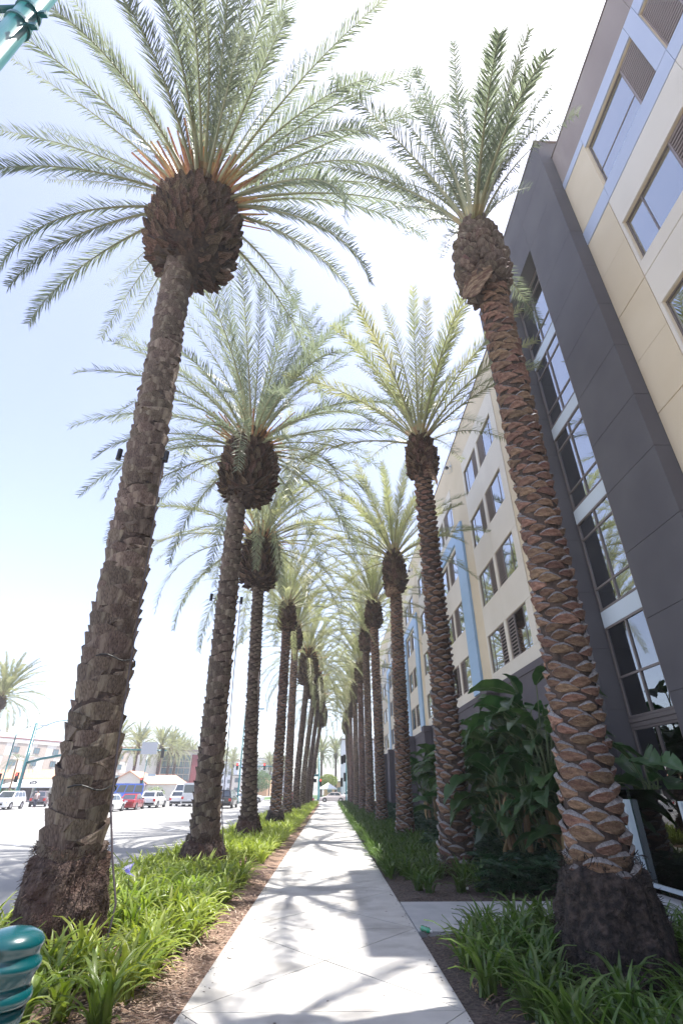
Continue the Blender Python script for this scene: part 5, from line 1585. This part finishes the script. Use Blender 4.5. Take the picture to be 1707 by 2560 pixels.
b = MB(); b.add([(-14, -.8, 3.35), (30, -.8, 3.35), (30, 5, 4.9), (-14, 5, 4.9), (-14, -.8, 3.25), (30, -.8, 3.25), (30, 5, 4.8), (-14, 5, 4.8)], [(0, 1, 2, 3), (7, 6, 5, 4), (0, 4, 5, 1)])
for i in range(110): b.tube([(-13.9 + .4 * i, -.8, 3.38), (-13.9 + .4 * i, 5, 4.93)], .06, 4, caps=False)
part('tile_roof', b, M['roof'], t)
box_part('sign_band', 'awn', t, -14, 14.5, -.45, -.06, 2.35, 3.25)
text('MARKET', .72, M['redsign'], t, Matrix.Translation((10.6, -.48, 2.8)) @ Matrix.Rotation(R(90), 4, 'X'))
b = MB(); b.add([(15.5, -3.4, 2.15), (30, -3.4, 2.15), (30, -.9, 3.25), (17.5, -.9, 3.25), (15.5, -3.4, 1.95), (30, -3.4, 1.95)], [(0, 1, 2, 3), (4, 5, 1, 0), (0, 3, 4)]); part('awning', b, M['awn'], t)
b = MB(); b.lathe([(.01, -.02), (.55, -.02), (.55, .02), (.01, .02)], 20, T=Matrix.Translation((20.9, -2.5, 2.72)) @ Matrix.Rotation(R(66), 4, 'X') @ Matrix.Diagonal((1.25, .62, 1, 1))); s = part('oval_sign', b, M['ink'], t)
text('Cafe', .42, M['awn'], s, Matrix.Translation((20.9, -2.53, 2.74)) @ Matrix.Rotation(R(66), 4, 'X'))
for x in (16, 19, 22, 25, 28): box_part('awning_post', 'tealM', t, x - .06, x + .06, -3.35, -3.23, -.15, 2.0)
t = thing('gabled_house', (-36.8, 103, 0), 'low white gabled building numbered 1770 behind the blue shuttle', 'building')
b = MB(); b.add([(-3, 0, -.1), (3, 0, -.1), (3, 0, 2.9), (0, 0, 4.6), (-3, 0, 2.9), (-3, 8, -.1), (3, 8, -.1), (3, 8, 2.9), (0, 8, 4.6), (-3, 8, 2.9)], [(0, 1, 2, 3, 4), (9, 8, 7, 6, 5), (1, 6, 7, 2), (5, 0, 4, 9)]); part('wall', b, M['checkA'], t)
b = MB()
for s in (-1, 1):
    b.add([(0, -.4, 4.72), (s * 3.5, -.4, 2.75), (s * 3.5, 8.4, 2.75), (0, 8.4, 4.72), (0, -.4, 4.58), (s * 3.5, -.4, 2.6), (s * 3.5, 8.4, 2.6), (0, 8.4, 4.58)], [(0, 1, 2, 3), (4, 5, 6, 7), (0, 1, 5, 4), (1, 2, 6, 5)])
part('roof', b, M['roof'], t)
b = MB(); b.box(3.1, 9, .5, 7, -.1, 2.6); part('annex_wall', b, M['checkA'], t)
b = MB(); b.add([(2.9, .2, 2.6), (9.3, .2, 2.6), (7.5, 3.5, 4.1), (2.9, 3.5, 4.1), (9.3, 7, 2.6), (2.9, 7, 2.6)], [(0, 1, 2, 3), (1, 4, 2), (3, 2, 4, 5)]); part('annex_roof', b, M['roof'], t)
text('1770', .62, M['ink'], t, Matrix.Translation((-.3, -.03, 2.45)) @ Matrix.Rotation(R(90), 4, 'X'))
t = thing('burgundy_building', (-42, 140, 0), 'burgundy and glass building behind the far row of palms', 'building', None, .55)
box_part('wall', 'checkA', t, -6, 14, 0, 14, -.2, 10.4)
box_part('base_wall', 'burg', t, -4, 14.2, -.6, -.01, -.2, 3.4)
box_part('column', 'burg', t, -1.6, -.9, -.5, -.012, 3.41, 9.6); box_part('column', 'burg', t, 7.0, 8.6, -.5, -.012, 3.41, 9.6)
box_part('roof_eave', 'frame', t, -6.5, 14.6, -.9, 14.5, 10.41, 10.75)
for i in range(5):
    for j in range(4): win(t, .2 + i * 1.45, 4.3 + j * 1.5, 1.3, 1.35, -.002)
for j in range(4): win(t, 10, 4.3 + j * 1.5, 1.5, 1.35, -.002); win(t, 12, 4.3 + j * 1.5, 1.5, 1.35, -.002)
box_part('banner', 'signwhite', t, 10.9, 11.7, -2.5, -2.42, 3.2, 6.4)
for i, (x, y, w, h_, lab, m) in enumerate(((-52, 235, 26, 12.5, 'pale slab block far beyond the junction at left', 'far'), (-30, 260, 22, 14.5, 'bluish grey tower block far beyond the third palm', 'far'), (-24, 180, 8, 5.0, 'small tan building far along the street', 'orange'), (-30, 200, 10, 6, 'low cream building far along the street', 'checkA'), (13.5, 116, 22, 11.0, 'pale grey building across the cross street at right', 'far'), (2.2, 170, 8, 3.6, 'low tan building behind the white parasol', 'orange'))):
    t = thing('far_building', (x, y, 0), lab, 'building')
    box_part('wall', m, t, -w / 2, w / 2, 0, 14, -.2, h_); box_part('roof_edge', 'burg' if i == 0 else 'frame', t, -w / 2 - .2, w / 2 + .2, -.2, 14.2, h_, h_ + .3)
    nx_ = int(w / 3); nz_ = int(h_ / 3)
    for a in range(nx_):
        for c in range(nz_): win(t, -w / 2 + 1.8 + a * 3, 1.6 + c * 3, 1.4, 1.4, 0)
# parasol
t = thing('parasol', (-.35, 120, 0), 'white square parasol at the far corner', 'parasol')
b = MB(); b.tube([(0, 0, -.1), (0, 0, 2.9)], .04, 6); part('pole', b, M['alu'], t)
b = MB(); b.add([(-1.9, -1.9, 1.9), (1.9, -1.9, 1.9), (1.9, 1.9, 1.9), (-1.9, 1.9, 1.9), (0, 0, 3.0), (-1.9, -1.9, 1.7), (1.9, -1.9, 1.7), (1.9, 1.9, 1.7), (-1.9, 1.9, 1.7)], [(0, 1, 4), (1, 2, 4), (2, 3, 4), (3, 0, 4), (5, 6, 1, 0), (6, 7, 2, 1), (7, 8, 3, 2), (8, 5, 0, 3)]); part('canopy', b, M['awn'], t)

# ------------------------------------------------------------------ palms across the road and beyond the junction
far_p = [(-41.2, 105, 8.3, 'far palm left of the pair above the blue shuttle'), (-39.4, 112, 7.9, 'far palm right of the pair above the blue shuttle'), (-37.1, 120, 8.6, 'full far palm behind the signal arm end'),
         (-37.6, 129, 8.8, 'far palm second behind the signal arm end'), (-38.9, 139, 8.6, 'far palm third behind the signal arm end'), (-40.0, 150, 8.6, 'far palm fourth behind the signal arm end'), (-41, 162, 8.6, 'far palm nearest the second kerbside trunk'),
         (-31.3, 160, 7.5, 'far palm right of the second kerbside trunk'), (-31, 176, 7.6, 'smaller far palm right of the second kerbside trunk'), (-27, 190, 7.6, 'distant palm left of the third kerbside trunk'), (-20, 185, 7.2, 'distant palm right of the third kerbside trunk'), (-17, 200, 7.2, 'distant palm between third and fourth trunks'), (-23, 215, 7.6, 'most distant palm of the far median'),
         (-37.6, 60, 9.6, 'palm cut by the left frame edge across the road'), (-2.3, 150, 8.6, 'left of the two palms closing the view down the sidewalk'), (1.6, 150, 9.0, 'right of the two palms closing the view down the sidewalk'), (-5.5, 165, 8.2, 'palm hidden behind the left row end'), (6.5, 160, 8.6, 'palm behind the right row end')]
for i, (x, y, z, lab) in enumerate(far_p):
    date_palm((x, y, -.05), [(x, y, -.05, .36), (x, y, 1, .33), (x, y, z, .30)], lab, 'B2', .3, 5, (x, y, z, 1.6, .62), 66, None, 'far', True, 0, ('bootS', 60), None, 0, group='palms across the road', spread=(0, 1), seed=60 + i)
# feathery small palm and shrubs
t = thing('feather_palm', (-53.5, 95, 0), 'small drooping feather palm in front of the checkered hotel', 'palm tree')
b = MB(); b.tube([(0, 0, 0), (.1, 0, 3), (0, 0, 6.2)], [.2, .15, .12], 8); part('trunk', b, M['btrunk'], t)
for i in range(12):
    o = ob('frond', gen_frond('far', False)[5 if i % 2 else 3][i % 2], t, (0, 0, 6.1)); o.rotation_euler = (0, .15, i * 2.4); o.scale = (.75, .75, .75)
def shrub(name, loc, sx, sy, sz, n, label, m='hedge', cat='shrub', s=.12):
    b = MB(); r = random.Random(n)
    for i in range(n):
        u, v, w = r.gauss(0, 1), r.gauss(0, 1), r.gauss(0, 1); l = math.sqrt(u * u + v * v + w * w); q = r.random() ** .33
        p = Vector((u / l * sx * q, v / l * sy * q, sz + w / l * sz * q))
        d = Vector((r.gauss(0, 1), r.gauss(0, 1), r.gauss(0, 1))).normalized() * s; e = d.cross(Vector((r.gauss(0, 1), r.gauss(0, 1), r.gauss(0, 1)))).normalized() * s * .5
        b.add([p - d, p + e, p + d, p - e], [(0, 1, 2, 3)])
    t = thing(name, loc, label, cat); part('foliage', b, M[m], t); 
    c = MB(); c.tube([(0, 0, -.05), (0, 0, sz)], .06, 5); part('stem', c, M['btrunk'], t)
shrub('clipped_hedge', (-47.5, 84, 0), 2.6, .8, .9, 900, 'clipped green hedge behind the far pavement at left')
shrub('leafy_shrub', (-34.8, 101, 0), 2.2, 1, 1.0, 700, 'bright green shrub in front of the gabled building', 'agap')
shrub('leafy_shrub', (-31.0, 101, 0), 1.8, 1, 1.1, 600, 'yellow green shrub right of the thin signal pole', 'agap')
shrub('street_tree', (-.4, 135, 2.0), 2.4, 2, 1.5, 1600, 'small light green tree between the two far palms', 'agap', 'tree', .2)
shrub('street_tree', (-22, 170, 1.0), 4.5, 3, 3.0, 1800, 'dark round tree far along the street', 'hedge', 'tree', .3)
shrub('street_tree', (5.5, 128, 0), 3, 2, 1.8, 900, 'low green tree at the right of the junction', 'hedge', 'tree', .2)

# ------------------------------------------------------------------ haze over the whole place
hb = MB(); hb.box(-240, 260, -60, 420, -1.7, 29)
hm = bpy.data.materials.new('haze'); hm.use_nodes = True
hn = hm.node_tree.nodes; hn.remove(hn['Principled BSDF'])
pv = hn.new('ShaderNodeVolumePrincipled'); pv.inputs['Density'].default_value = 0.0011; pv.inputs['Color'].default_value = (.96, .96, 1, 1); pv.inputs['Anisotropy'].default_value = 0.3
hm.node_tree.links.new(pv.outputs[0], hn['Material Output'].inputs['Volume'])
ob('haze', hb.mesh('haze', [hm]), kind='stuff')
